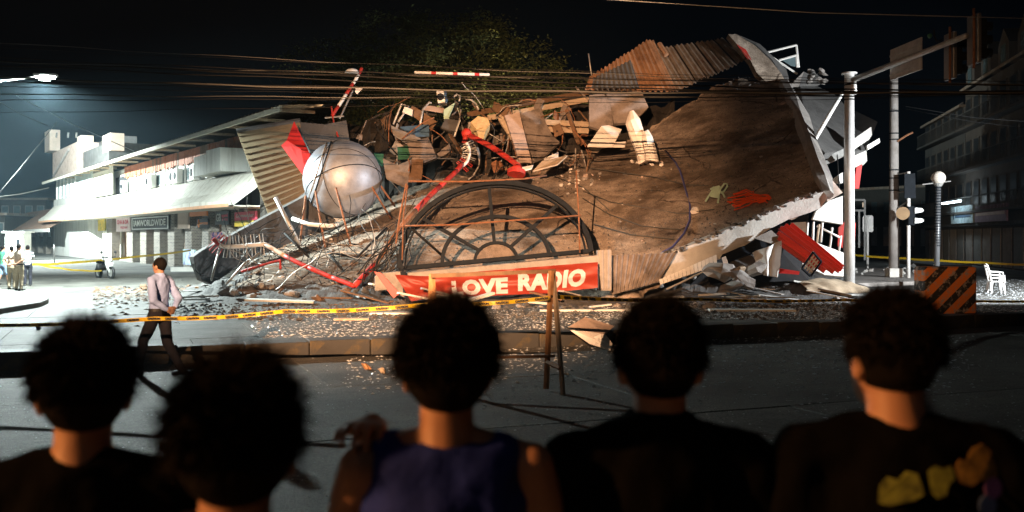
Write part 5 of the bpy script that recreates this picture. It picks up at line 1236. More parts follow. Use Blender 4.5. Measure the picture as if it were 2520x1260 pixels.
# pedestrian signal post
pp_ = PZ(2236, 43.2, .17); pt = thing('pedestrian_signal', 'slim white post with traffic signal heads beside the utility pole', 'traffic light', pp_)
MB().tube([pp_, V((pp_.x, pp_.y, HC - (422 - CY) / FPX * 43.2))], .075, 10).build('post', 'white_paint', pt, True)
for py in (425, 470, 494): MB().tube([P(2210, py + (4 if py < 480 else 18), 43.8), P(2236, py, 43.2)], .035, 6).build('stay', 'galv', pt)
panel('board', PP(43.1, (2226, 428), (2252, 426), (2254, 488), (2226, 488)), .08, 'black_metal', parent=pt)
DM('lens_amber', (.3, .2, .11), .4, bump=0)
MB().tube([P(2222, 525, 43.0), P(2222, 525, 42.9)], .28, 16).build('round_plate', 'lens_amber', pt)
panel('signal_housing', PP(43, (2236, 508), (2252, 508), (2252, 554), (2236, 554)), .3, 'black_metal', parent=pt)
for py in (516, 541): panel('visor', PP(42.9, (2252, py - 5), (2270, py - 3), (2274, py + 2), (2270, py + 6), (2252, py + 9)), .25, 'galv', parent=pt)
# sign seen from behind
sg = thing('sign_post', 'small rounded sign on a white post seen from behind', 'sign', PZ(2135, 56)); b0 = PZ(2135, 56)
MB().tube([b0, P(2135, 530, 56)], .07, 8).build('post', 'white_paint', sg, True); panel('plate', PP(56, (2123, 534), (2126, 530), (2146, 530), (2149, 534), (2149, 568), (2146, 571), (2126, 571), (2123, 568)), .04, 'galv', parent=sg)
# globe lamp, unlit
gl = PZ(2304, 38.0, 0); gt_ = thing('globe_lamp', 'unlit globe lamp on a ribbed dark post', 'lamp post', gl); gz = HC - (438 - CY) / FPX * 38
MB().tube([gl, V((gl.x + .08, gl.y, gz - .28))], [.11, .095], 12).build('post', 'post_dark', gt_, True)
for k in range(22): 
    z = 1.6 + k * .105; MB().tube([V((gl.x + .055, gl.y, z)), V((gl.x + .055, gl.y, z + .045))], .118, 12).build('rib', 'black_metal', gt_)
DM('globe', (.5, .46, .4), .35, bump=0, var=.05)
MB().ball(V((gl.x + .08, gl.y, gz)), .27, .27, .26).build('globe', 'globe', gt_, True); MB().loft([(V((gl.x + .08, gl.y, gz - .32)), .12, .12), (V((gl.x + .08, gl.y, gz - .2)), .2, .2)], 14).build('collar', 'galv', gt_)
MB().tube([P(2270, 454, 38), P(2340, 446, 38)], .02, 5).build('cross_arm', 'galv', gt_)
# striped concrete block
sb_ = G(2340, 804); bk2 = thing('concrete_barrier', 'concrete block painted with orange and black diagonal stripes', 'barrier', sb_); ww = 130 / FPX * sb_.y
m = MB(); m.box(sb_ + V((0, .3, .72)), (ww, .6, 1.16)); m.build('block', 'block_paint', bk2, bevel=.05)
m = MB(); m.box(sb_ + V((.05, .3, .1)), (ww * 1.12, .85, .2)); m.build('footing', 'concrete', bk2, bevel=.04)
# white monobloc chairs, stacked
def chair(loc, lab, rz):
    t = thing('plastic_chair', lab, 'chair', loc); l = V(loc); rot = Matrix.Rotation(rz, 3, 'Z')
    w = lambda x, y, z: l + rot @ V((x, y, z))
    MB().box(w(0, 0, .43), (.44, .42, .035), rot).build('seat', 'white_plastic', t, bevel=.012)
    for sx in (-1, 1):
        for sy in (-1, 1): MB().tube([w(sx * .2, sy * .18, .43), w(sx * .24, sy * .22, 0)], [.03, .02], 6).build('leg', 'white_plastic', t)
        MB().tube([w(sx * .23, -.2, .4), w(sx * .24, -.2, .63), w(sx * .24, .2, .66)], .025, 6).build('armrest', 'white_plastic', t)
        MB().tube([w(sx * .2, .2, .43), w(sx * .19, .3, .88)], .028, 6).build('back_post', 'white_plastic', t)
    for k in range(4): MB().obox(w(-.16 + k * .085, .215, .45), rot @ V((.05, 0, 0)), rot @ V((0, .02, 0)), rot @ V((0, .085, .4))).build('back_slat', 'white_plastic', t)
    MB().tube([w(-.19, .3, .88), w(0, .31, .92), w(.19, .3, .88)], .03, 6).build('top_rail', 'white_plastic', t)
chair(G(2452, 724), 'white plastic armchair standing right of the striped block', R(78))
chair(G(2449, 719) + V((0, 0, .07)), 'second white plastic chair nested on the first', R(78))
# ------------------------------------------------------------------ dark terrace on the right
tA = PZ(2277, 85.); tB = PZ(2620, 50.); tu = (tB - tA).normalized(); tn = V((-tu.y, tu.x, 0)); 
if tn.dot(-tA) < 0: tn = -tn
def T(s, w_, z): return tA + tu * s + tn * w_ + V((0, 0, z))
def tb(s0, s1, w0, w1, z0, z1): return MB().obox(T(s0, w0, z0), tu * (s1 - s0), tn * (w1 - w0), V((0, 0, z1 - z0)))
def TS(px):
    k = (px - CX) / FPX; return (k * tA.y - tA.x) / (tu.x - k * tu.y)
tl = (tB - tA).length
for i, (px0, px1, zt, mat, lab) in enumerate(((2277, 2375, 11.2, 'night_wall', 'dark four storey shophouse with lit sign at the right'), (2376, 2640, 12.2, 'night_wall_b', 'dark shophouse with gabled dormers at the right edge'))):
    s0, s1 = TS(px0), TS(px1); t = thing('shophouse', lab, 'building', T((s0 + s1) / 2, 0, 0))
    wl = tb(s0, s1, -10, 0, 0, zt).build('wall', mat, t)
    tb(s0, s1, 0, .5, 2.7, 2.9).build('canopy', 'concrete_dark', t)
    for fl in range(3):
        z = 3.9 + fl * 2.9
        tb(s0, s1, 0, .7, z - .35, z - .2).build('balcony_slab', mat, t)
        n = max(2, int((s1 - s0) / 2.2))
        for k in range(n):
            a = s0 + (s1 - s0) * (k + .18) / n; b = s0 + (s1 - s0) * (k + .82) / n
            wd = tb(a, b, 0, .06, z + .2, z + 1.9).build('window', 'night_wall_b', t); tb(a + .08, b - .08, .06, .075, z + .28, z + 1.82).build('pane', 'night_pane', wd)
        rl = tb(s0 + .1, s1 - .1, .64, .69, z + .72, z + .78).build('railing', 'night_wall', t)
        for k in range(int((s1 - s0) / .32)): tb(s0 + .2 + k * .32, s0 + .23 + k * .32, .65, .68, z - .2, z + .72).build('baluster', 'night_wall', rl)
    for k in range(int((s1 - s0) / 2.4)):
        a = s0 + .3 + k * 2.4; tb(a, a + 1.9, 0, .05, .1, 2.5).build('shutter', 'galv' if k % 2 else 'concrete', t)
    if i == 1:
        for k in range(4):
            a = s0 + 1.5 + k * 4.2; m = MB(); m.prism([T(a, .3, zt), T(a + 2.4, .3, zt), T(a + 2.4, .3, zt + 1.3), T(a + 1.2, .3, zt + 2.3), T(a, .3, zt + 1.3)], tn * -2); dm = m.build('dormer', mat, t); tb(a + .7, a + 1.7, .3, .34, zt + .3, zt + 1.3).build('pane', 'glass', dm)
    tb(s0, s1, -10, .4, zt, zt + .18).build('roof_edge', 'roof_metal', t)
sA, sB = TS(2362), TS(2418)
ls = thing('lit_shop_sign', 'small shop sign glowing blue white under its lamp on the dark terrace', 'sign', T((sA + sB) / 2, .5, 2.9))
DM('sign_pale_blue', (.55, .7, .75), .5, bump=0, stain=((.3, .45, .5), 3, .5, .6))
tb(sA, sB, .5, .6, 2.9, 4.1).build('board', 'sign_pale_blue', ls)
e = mk('sign_lamp_lens', (.8, .9, 1), emit=(.75, .92, 1.0), estr=14, bump=0)
for k in range(4): MB().tube([T(sA + .4 + k * .9, .6, 4.4), T(sA + .4 + k * .9, 1.3, 4.5)], .04, 6).build('lamp_arm', 'black_metal', ls)
tb(sA + .5, sB - .5, 1.2, 1.34, 4.3, 4.42).build('lamp', e, ls)
L = bpy.data.lights.new('sign_lamp', 'POINT'); L.energy = 110; L.color = (.75, .92, 1.0); L.shadow_soft_size = .3; lo = bpy.data.objects.new('light_source', L); COL.objects.link(lo); lo.parent = ls; lo.location = T((sA + sB) / 2, 1.5, 4.35) - LOC[ls.name]
tb(sA + .7, sA + 1.0, .6, .62, 3.2, 3.7).build('lettering', 'blue_paint', ls); tb(sA + 1.4, sB - .6, .6, .62, 3.3, 3.5).build('lettering', 'blue_paint', ls)
sA2, sB2 = TS(2424), TS(2504); s2 = thing('shop_sign', 'long unlit purple grey signboard right of the glowing one', 'sign', T((sA2 + sB2) / 2, .5, 2.9)); DM('sign_purple', (.3, .2, .32), .6, bump=0)
tb(sA2, sB2, .5, .62, 2.9, 3.95).build('board', 'sign_purple', s2); tb(sA2 + .3, sB2 - .3, .62, .64, 3.3, 3.5).build('stripe', 'sign_pale', s2)
pb = G(2415, 640); p_ = thing('planter_pot', 'pale flower pot before the dark terrace', 'pot', pb); MB().loft([(pb, .3, .3), (pb + V((0, 0, .8)), .45, .45)], 14).build('pot', 'wood_pale', p_, True); MB().loft([(pb + V((0, 0, .78)), .48, .48), (pb + V((0, 0, .86)), .48, .48)], 14).build('rim', 'wood_pale', p_)
tag(tb(TS(2290), TS(2480), 2.0, 4.2, 0, .22).build('terrace_step', 'concrete_dark'), 'low dark step along the terrace', 'step')
# low dark row filling the gap behind the poles
a, b = PZ(2090, 120.), PZ(2300, 110.)
t = thing('background_building', 'low dark row of shops behind the poles', 'building', (a + b) / 2); MB().obox(a, b - a, V((0, 10, 0)), V((0, 0, 7.5))).build('wall', 'night_wall', t)
MB().obox(a + V((0, 0, 7.5)), b - a, V((0, 10, 0)), V((0, 0, .3))).build('roof', 'roof_metal', t)
for k in range(7):
    x = a.lerp(b, (k + .3) / 7); f = MB().box(x + V((0, -.1, 2.0)), (1.1, .1, 2.2)).build('door', 'concrete', t); MB().box(x + V((0, -.1, 5.4)), (1., .1, 1.2)).build('window', 'glass', t)
mo = G(2110, 652); 
mt = thing('speaker_stack', 'black box frame standing right of the steel pole', 'frame', PZ(2112, 50)); 
for q in ([(2100, 492), (2128, 492)], [(2100, 518), (2128, 518)], [(2100, 492), (2100, 640)], [(2128, 492), (2128, 640)], [(2114, 518), (2114, 610)]): MB().tube(PP(50, *q), .05, 5).build('bar', 'galv', mt)
panel('board', PP(50, (2122, 498), (2127, 498), (2127, 510), (2122, 510)), .05, 'wood_pale', parent=mt)

# ================================================================== tapes and sawhorse
def tape(name, label, pts, wd, text=None, tsz=.05, n=60, skip=()):
    W_ = [P(*q) for q in pts]; L_ = [W_[0]]
    t = thing(name, label, 'tape', W_[0]); f = []
    seg = []
    for k in range(n + 1):
        x = k / n * (len(W_) - 1); i = min(int(x), len(W_) - 2); g_ = x - i; p = W_[i].lerp(W_[i + 1], g_); p.z -= .03 * math.sin(PI * g_); seg.append(p)
    m = MB(); vs = []; fs = []
    for k, p in enumerate(seg):
        tw = .012 * math.sin(k * .5); vs += [p + V((0, tw, wd / 2)), p + V((0, -tw, -wd / 2)), p + V((0, -tw + .004, -wd / 2)), p + V((0, tw + .004, wd / 2))]
    for k in range(n): 
        for c in range(4): fs.append((k * 4 + c, k * 4 + (c + 1) % 4, k * 4 + 4 + (c + 1) % 4, k * 4 + 4 + c))
    m.add(vs, fs).build('ribbon', 'tape_yellow', t)
    if text:
        me = text_mesh(text, wd * .74, extrude=.0015, bold=.003); me.materials.append(M['ink']); wx = max(q.co.x for q in me.vertices) - min(q.co.x for q in me.vertices); s = wx * .6; tot = 0
        for k in range(n):
            d = (seg[k + 1] - seg[k]); tot += d.length
            if tot > s:
                s += wx * 1.5; r = d.normalized(); u = (V((0, 0, 1)) - r * r.z).normalized(); nn = r.cross(u)
                fx = 1. if nn.y < 0 else -1.
                o = bpy.data.objects.new('lettering', me); COL.objects.link(o); o.parent = t; c = seg[k] + nn * fx * .008 - LOC[t.name] + V((0, -.012, 0))
                o.matrix_local = Matrix(((r.x, u.x, nn.x, c.x), (r.y, u.y, nn.y, c.y), (r.z, u.z, nn.z, c.z), (0, 0, 0, 1)))
    return t
tape('caution_tape', 'yellow CAUTION tape stretched from the left edge to the sawhorse', [(-120, 801, 12.9), (380, 784, 12.6), (700, 766, 12.5), (1062, 748, 12.4), (1352, 733, 12.3)], .048, 'CAUTION', n=120)
tape('caution_tape', 'yellow CAUTION tape running right from the sawhorse past the striped block', [(1362, 730, 12.5), (1700, 736, 16.5), (2080, 738, 20.5), (2330, 739, 22.0), (2640, 739, 23.0)], .052, 'CAUTION', n=160)
tape('caution_tape', 'bright yellow tape across the lit street at left', [(-60, 654, 40), (90, 650, 42), (150, 648, 44), (330, 632, 52), (470, 616, 60)], .1, None, n=50)
tape('caution_tape', 'second slack yellow tape sagging toward the motorbike', [(92, 650, 41), (150, 660, 42), (200, 665, 44), (250, 666, 46)], .07, None, n=30)
tape('caution_tape', 'far yellow tape behind the poles at right', [(2096, 627, 55), (2230, 636, 52), (2300, 640, 50), (2420, 646, 48), (2560, 652, 46)], .1, None, n=40)
tp = G(134, 652); rod('tape_post', [tp, tp + V((0, 0, 1.4))], .04, 'galv', 'thin post carrying the tape in the lit street', 'post')
sh_ = thing('sawhorse_barrier', 'wooden sawhorse barrier with the tape tied to it', 'barrier', G(1365, 968))
def leg(a, b, th, mat): MB().tube([P(*a), P(*b)], th, 4).build('leg', mat, sh_)
leg((1357, 666, 12.45), (1344, 957, 12.5), .036, 'wood'); leg((1361, 668, 12.55), (1386, 972, 12.15), .032, 'wood_pale')
leg((1062, 674, 12.7), (1050, 956, 12.9), .032, 'wood'); leg((1064, 674, 12.7), (1078, 950, 12.5), .032, 'wood')
MB().obox(P(1060, 684, 12.6), P(1368, 672, 12.45) - P(1060, 684, 12.6), V((0, .04, 0)), V((0, 0, .05))).build('top_rail', 'wood_dark', sh_)
MB().obox(P(1062, 886, 12.7), P(1366, 880, 12.4) - P(1062, 886, 12.7), V((0, .03, 0)), V((0, 0, .035))).build('lower_rail', 'wood_dark', sh_)
MB().tube([P(1346, 892, 12.45), P(1378, 906, 12.2)], .03, 4).build('brace', 'wood', sh_)
MB().tube([P(1054, 884, 12.8), P(1074, 892, 12.5)], .03, 4).build('brace', 'wood', sh_)

# ================================================================== overhead cables
random.seed(17)
CB = []
CL = [(96, 214, .009), (112, 208, .006), (126, 216, .012), (150, 212, .007), (158, 222, .016), (166, 218, .006), (188, 224, .022), (196, 228, .01), (214, 226, .006), (232, 230, .014), (262, 232, .009), (300, 234, .006), (178, 206, .005), (140, 236, .02), (205, 240, .011)]
CN = ['uppermost', 'second', 'third', 'fourth', 'fifth', 'sixth', 'seventh', 'eighth', 'ninth', 'tenth', 'eleventh', 'twelfth', 'thirteenth', 'fourteenth', 'lowest']
CL.sort()
for i, (yl, yr, rad_) in enumerate(CL):
    ym = yl * .36 + yr * .64 + random.uniform(-10, 14)
    d = 25 + random.uniform(-.7, .7); a, c, b = P(-420, yl - 14, d), P(1250, ym, d), P(2960, yr - 4, d)
    sag = c - a.lerp(b, 1670 / 3380); sk = random.uniform(-.25, .25)
    pts = [a.lerp(b, k / 28) + sag * (1 - (2 * (k / 28) ** (1 + sk) - 1) ** 2) + V((0, 0, .02 * math.sin(k * 1.7 + i))) for k in range(29)]
    rod('overhead_cable', pts, rad_, 'cable' if i % 4 else 'cable_grey', CN[i] + ' cable at the left edge in the bundle across the street', 'cable', 'bundle of cables over the street', 5)
for lab, a, b, r, mat in (('single pale wire crossing the sky at upper right', (1300, -14, 22), (2700, 50, 22), .011, 'galv'), ('pale wire slanting down from upper left to the tower', (40, 236, 60), (330, 372, 60), .025, 'galv'),
                          ('faint wire below the slanting one at left', (-20, 240, 55), (120, 310, 55), .02, 'cable_grey'), ('wire slanting up at the far left edge', (-40, 520, 70), (140, 300, 70), .03, 'cable_grey'), ('low wire toward the tower at left', (-30, 488, 80), (120, 462, 90), .04, 'cable_grey'),
                          ('upper thin wire before the dark shophouses', (2230, 262, 40), (2560, 302, 40), .012, 'cable'), ('lower thin wire before the dark shophouses', (2230, 268, 42), (2560, 318, 42), .012, 'cable'), ('dark drop cord beside the steel mast', (2060, 380, 33.5), (2072, 560, 33.5), .02, 'cable')):
    rod('overhead_wire', [P(*a), P(*b).lerp(P(*a), .5) - V((0, 0, .12)), P(*b)], r, mat, lab, 'wire', None, 5)
for x, lab in ((-18.6, 'wooden utility pole carrying the cables beyond the left edge'), (17.4 * 25 / 25 + .8, 'utility pole carrying the cables beyond the right edge')):
    pass

# ================================================================== the tree
random.seed(3)
tb0 = PZ(1035, 62.); tree = thing('rain_tree', 'wide spreading tree rising dark behind the ruin', 'tree', tb0)
segs = []; tips = []
def grow(p, d, r, ln, lv):
    q = [p]; rr = [r]; dd = d.normalized()
    for k in range(4):
        dd = (dd + V((random.uniform(-.16, .16), random.uniform(-.16, .16), random.uniform(-.05, .1)))).normalized(); q.append(q[-1] + dd * ln / 4); rr.append(r * (1 - .13 * (k + 1)))
    segs.append((q, rr, lv))
    if lv >= 4: tips.append(q[-1]); return
    n = 3 if lv < 2 else random.choice((2, 3))
    for k in range(n):
        a = 2 * PI * (k + random.random() * .6) / n; sp_ = .75 if lv == 0 else .62
        nd = (dd + V((math.cos(a) * sp_ * 1.25, math.sin(a) * sp_, random.uniform(-.28, .22)))).normalized()
        grow(q[-1] if k else q[-1], nd, rr[-1] * .72, ln * random.uniform(.62, .82), lv + 1)
        if lv >= 2: tips.append(q[2])
grow(tb0, V((-.02, 0, 1)), .5, 6.0, 0)
tk0 = MB(); tk0.tube(segs[0][0], segs[0][1], 12); tk0.build('trunk', 'bark', tree, True)
for q, rr, lv in segs[1:]:
    if lv <= 2: MB().tube(q, rr, 8).build('limb', 'bark', tree, True)
mt_ = MB()
for q, rr, lv in segs[1:]:
    if lv > 2: mt_.tube(q, rr, 5)
mt_.build('twigs', 'bark', tree, True)['kind'] = 'stuff'
# crown: leaf clumps in a flat dome, open in places
vs = []; fs = []
cc = P(1105, 195, 62)
DOME = lambda x, y: cc.z + 4.9 * max(0, 1 - ((x - cc.x) / 10.6) ** 2 - ((y - cc.y) / 8.5) ** 2) ** .5 - .7 - (.25 * max(0, x - cc.x - 2))
cl_ = [t + V((random.uniform(-.8, .8), random.uniform(-.8, .8), random.uniform(-.2, .7))) for t in tips]
cl_ = [c for c in cl_ if c.z < DOME(c.x, c.y) and abs(c.x - cc.x) < 10.2 and c.z > 8.5]
while len(cl_) < 900:
    a = random.uniform(0, 2 * PI); r_ = math.sqrt(random.random()); x = math.cos(a) * r_ * 10.4; y = math.sin(a) * r_ * 7.5
    prof = max(0, 1 - r_ ** 2.3)
    z = cc.z + (random.uniform(-.15, 1.) ** 1) * prof * 5.6 - 1.0 - r_ ** 3 * (2.9 if x < 0 else 2.0) + mnoise.noise(V((x * .35, y * .35, 0))) * 1.6
    if x > 3: z -= (x - 3) * .28
    if mnoise.noise(V((x * .45, y * .45, z * .5 + 3))) < -.18: continue
    z = min(z, DOME(cc.x + x, cc.y + y)); cl_.append(V((cc.x + x, cc.y + y, z)))
for c in cl_:
    rad_ = random.uniform(.45, 1.05); nl = int(95 * rad_)
    for k in range(nl):
        d = V((random.gauss(0, 1), random.gauss(0, 1), random.gauss(0, .55))); p = c + d * rad_ * .55
        s = random.uniform(.07, .14); ax = V((random.uniform(-1, 1), random.uniform(-1, 1), random.uniform(-.5, .5))).normalized(); bx = ax.cross(V((random.uniform(-1, 1), random.uniform(-1, 1), 1))).normalized()
        o = len(vs); vs += [p - ax * s, p - bx * s * .5, p + ax * s, p + bx * s * .5]; fs.append((o, o + 1, o + 2, o + 3))
MB().add(vs, fs).build('crown', 'leaf', tree)
# ================================================================== people
random.seed(99)
FOLD = bpy.data.textures.new('cloth_folds', 'CLOUDS'); FOLD.noise_scale = .09; FOLD.noise_depth = 2
def remesh(o, vox, it=5, fold=0.):
    r = o.modifiers.new('remesh', 'REMESH'); r.mode = 'VOXEL'; r.voxel_size = vox; r.use_smooth_shade = True
    s = o.modifiers.new('smooth', 'SMOOTH'); s.factor = .5; s.iterations = it
    if fold:
        d = o.modifiers.new('folds', 'DISPLACE'); d.texture = FOLD; d.strength = fold; d.mid_level = .5; d.texture_coords = 'LOCAL'
def finger(m, base, d, n, ln, r, curl):
    """three bones, bending toward n"""
    p = V(base); d = V(d).normalized(); ax = d.cross(V(n)).normalized()
    for k in range(3):
        q = p + d * ln * (.42, .32, .26)[k]; m.capsule(p, r * (1 - .1 * k), q, r * (.92 - .1 * k), 8); p = q; d = Matrix.Rotation(curl, 3, ax) @ d
def hand(m, w, d, n, side, curl=.45, s=1.):
    """palm and five fingers from wrist w along d, palm facing n"""
    w, d, n = V(w), V(d).normalized(), V(n).normalized(); t = d.cross(n).normalized() * side
    for k in range(4):
        o = (k - 1.5) * .0225 * s
        m.capsule(w + t * o * .6 + d * .01, .016 * s, w + t * o + d * .085 * s, .014 * s, 8)
        finger(m, w + t * o + d * .085 * s, d + t * (k - 1.5) * .06, n, (.068, .078, .074, .058)[k] * s, .0088 * s, curl)
    finger(m, w + d * .03 * s - t * .03 * s, d * .75 - t * .7, n, .062 * s, .011 * s, curl * .7)
def human(label, loc, h, rz, pose, cl, vox=.012, hairpuff=1., strands=900, face=True, group=None, hair_len=.03, headyaw=0., z0=0., skin='skin'):
    t = thing('person', label, 'person', (0, 0, 0), group); LOC[t.name] = V((0, 0, 0))
    k = pose.get
    sh = [V(k('shR', (.172, -.01, 1.37))), V(k('shL', (-.172, -.01, 1.37)))]
    el = [V(k('elR', (.225, -.03, 1.1))), V(k('elL', (-.225, -.03, 1.1)))]
    wr = [V(k('wrR', (.235, .05, .86))), V(k('wrL', (-.235, .05, .86)))]
    hp = [V((.092, 0, .88)), V((-.092, 0, .88))]
    kn = [V(k('knR', (.1, .02, .47))), V(k('knL', (-.1, .02, .47)))]
    an = [V(k('anR', (.1, -.02, .085))), V(k('anL', (-.1, -.02, .085)))]
    to = [V(k('toR', an[0] + V((.02, .15, -.05)))), V(k('toL', an[1] + V((-.02, .15, -.05))))]
    hrot = Matrix.Rotation(headyaw, 3, 'Z') @ Matrix.Rotation(k('nod', 0.), 3, 'X'); pv = V((0, -.005, 1.47)); ho = V(k('ho', (0, 0, 0)))
    def Hd(x, y, z): return pv + hrot @ (V((x, y, z)) - pv) + ho
    m = MB()
    m.ball(Hd(0, 0, 1.575), .074, .093, .108, 20, 14, hrot); m.ball(Hd(0, .028, 1.515), .054, .062, .066, 16, 10, hrot)
    for s in (-1, 1): m.ball(Hd(s * .08, -.008, 1.55), .011, .024, .033, 10, 8, hrot @ Matrix.Rotation(s * .35, 3, 'Z'))
    if face:
        m.capsule(Hd(0, .09, 1.575), .009, Hd(0, .106, 1.543), .013, 8); m.capsule(Hd(-.03, .078, 1.592), .012, Hd(.03, .078, 1.592), .012, 8); m.capsule(Hd(-.018, .084, 1.505), .009, Hd(.018, .084, 1.505), .009, 8)
    m.tube([V((0, -.022, 1.385)), V((0, -.016, 1.45)) + ho * .4, Hd(0, -.008, 1.54)], [.068, .056, .054], 16)
    for s in sh: m.capsule(V((0, -.015, 1.43)), .04, s + V((0, .006, 0)), .046, 12)
    m.loft([(V((0, .0, .86)), .15, .1), (V((0, 0, .98)), .135, .09), (V((0, .0, 1.08)), .132, .088), (V((0, .005, 1.2)), .155, .1), (V((0, 0, 1.3)), .168, .1), (V((0, -.01, 1.39)), .13, .07)], 20)
    for i in (0, 1):
        m.capsule(sh[i], .05, sh[i].lerp(el[i], .35), .048); m.capsule(sh[i].lerp(el[i], .3), .047, el[i], .037); m.capsule(el[i], .038, el[i].lerp(wr[i], .3), .038); m.capsule(el[i].lerp(wr[i], .3), .038, wr[i], .026)
        hd_ = k('hd' + 'RL'[i]) or (wr[i] - el[i]); hn = k('hn' + 'RL'[i]) or (-(1, -1)[i], 0, 0)
        hand(m, wr[i], hd_, hn, k('hs' + 'RL'[i]) or (-1, 1)[i], k('curl', .4), 1.)
        m.capsule(hp[i], .082, kn[i], .053); m.capsule(kn[i], .052, kn[i].lerp(an[i], .35), .052); m.capsule(kn[i].lerp(an[i], .35), .05, an[i], .035)
        m.capsule(an[i] - V((0, .02, .04)), .035, to[i], .03)
    b = m.build('body', skin, t, True); remesh(b, .0052 if k('fine') else vox, 8 if k('fine') else 5)
    if face:
        for s in (-1, 1): MB().ball(Hd(s * .031, .083, 1.572), .011, nu=8, nv=6).build('eye', 'ink', t, True)
    # hair
    hm = MB(); pf = hairpuff
    hm.ball(Hd(0, -.014, 1.592), .083 * pf, .1 * pf, .102 * pf, 24, 16, hrot); hm.ball(Hd(0, -.042, 1.558), .062 * pf, .055 * pf, .066, 16, 10, hrot)
    base_v = [q.copy() for q in hm.v]
    hb = hm.build('hair', 'hair', t, True); remesh(hb, .009 if strands > 1000 else .014, 6)
    if strands:
        st_ = MB(); vs = []; fs = []; c0 = Hd(0, -.02, 1.585)
        for q in range(strands):
            a = random.uniform(0, 2 * PI); zz = random.uniform(-.72, 1); r_ = math.sqrt(1 - zz * zz); n = V((r_ * math.cos(a), r_ * math.sin(a), zz))
            if n.y > .35 and n.z < .35: continue
            p = Hd(0, -.014, 1.592) + hrot @ V((n.x * .083 * pf, n.y * .1 * pf, n.z * .102 * pf)) if n.z > -.3 else Hd(0, -.042, 1.558) + hrot @ V((n.x * .062 * pf, -abs(n.y) * .055 * pf, n.z * .066))
            nw = hrot @ n; dn = V((0, 0, -1)) + nw * nw.z; d = (nw * .42 + dn * .7 + V((random.gauss(0, .3), random.gauss(0, .3), random.gauss(0, .3)))).normalized(); ln = hair_len * random.uniform(.5, 1.5) * (.3 if n.z < -.2 else 1.); sd = d.cross(V((random.random(), random.random(), random.random()))).normalized() * .002
            o = len(vs); vs += [p - n * .006 - sd, p - n * .006 + sd, p + d * ln]; fs.append((o, o + 1, o + 2))
        st_.add(vs, fs).build('hair_strands', 'hair', hb)
    # clothes
    c = cl; e = .016
    if c.get('top'):
        m = MB(); hem = c.get('hem', .84); lo = c.get('loose', 1.)
        m.loft([(V((0, 0, hem)), .166 * lo, .118 * lo), (V((0, 0, .98)), .16 * lo, .112 * lo), (V((0, 0, 1.1)), .156 * lo, .11 * lo), (V((0, .004, 1.22)), .172 * lo, .117), (V((0, 0, 1.31)), .182, .114), (V((0, -.01, 1.385)), .15, .085), (V((0, -.016, 1.425)), .09, .066)], 24)
        if c['top'] != 'tank':
            for i in (0, 1):
                m.capsule(V((0, -.015, 1.415)), .058, sh[i] + V((0, 0, .004)), .062)
                sl = c.get('sleeve', .6)
                q = sh[i].lerp(el[i], min(1, sl)); m.capsule(sh[i], .064, q, .058)
                if sl > 1: m.capsule(el[i], .052, el[i].lerp(wr[i], sl - 1), .042)
            if c.get('collar'): m.tube([V((0, -.018, 1.42)), V((0, -.014, 1.475)) + ho * .4], [.074, .066], 18)
        else:
            m.capsule(V((-.1, -.045, 1.365)), .052, V((.1, -.045, 1.365)), .052)
            for s in (-1, 1): m.capsule(V((s * .085, -.055, 1.3)), .05, V((s * .118, -.02, 1.402)), .044); m.capsule(V((s * .085, .05, 1.3)), .045, V((s * .105, -.0, 1.41)), .034)
        o = m.build('shirt', c['topmat'], t, True); remesh(o, max(vox, .014), 6, .028)
    m = MB(); m.loft([(V((0, 0, .8)), .17, .118), (V((0, 0, .9)), .168, .116), (V((0, 0, .99)), .15, .105)], 20)
    lg = c.get('leg', 1.)
    for i in (0, 1):
        m.capsule(hp[i], .098, kn[i], .074)
        if lg > .6: m.capsule(kn[i], .072, kn[i].lerp(an[i], min(1, (lg - .5) * 2)), .058)
    o = m.build('trousers' if lg > .6 else 'shorts', c.get('botmat', 'cloth_trouser'), t, True); remesh(o, max(vox, .014), 5, .02)
    if c.get('belt'):
        m = MB(); m.loft([(V((0, 0, .935)), .172, .125), (V((0, 0, .975)), .168, .122)], 24); m.build('belt', 'ink', t)
        MB().box((-.06, -.135, .93), (.07, .035, .1)).build('belt_pouch', 'cloth_black', t, bevel=.01)
    for i in (0, 1):
        d = (to[i] - an[i]); m = MB(); m.capsule(an[i] + V((0, 0, -.045)) - d * .25, .042, to[i] + V((0, 0, .0)), .038)
        o = m.build('shoe', c.get('shoe', 'ink'), t, True); remesh(o, .012, 3)
    s = h / 1.685; t.location = V(loc); t.scale = (s, s, s); t.rotation_euler = (0, 0, rz)
    return t
STAND = {}
BEHIND = dict(elR=(.27, -.12, 1.1), elL=(-.27, -.12, 1.1), wrR=(.07, -.2, .97), wrL=(-.07, -.21, .95), hdR=(-1, -.1, -.1), hdL=(1, -.1, -.1), hnR=(0, 1, 0), hnL=(0, 1, 0))
# the man walking past
stride = dict(BEHIND, knR=(.1, -.06, .48), anR=(.1, -.3, .11), toR=(.12, -.15, .04), knL=(-.1, .2, .5), anL=(-.1, .27, .09), toL=(-.12, .42, .05))
wm = human('man in pale shirt and dark trousers walking left with hands behind his back', G(392, 928), 1.66, R(70), stride, dict(top='shirt', topmat='cloth_shirt', sleeve=1.85, collar=True, belt=True, hem=.94, leg=1.), vox=.009, strands=500, hair_len=.012, skin='skin_dark')
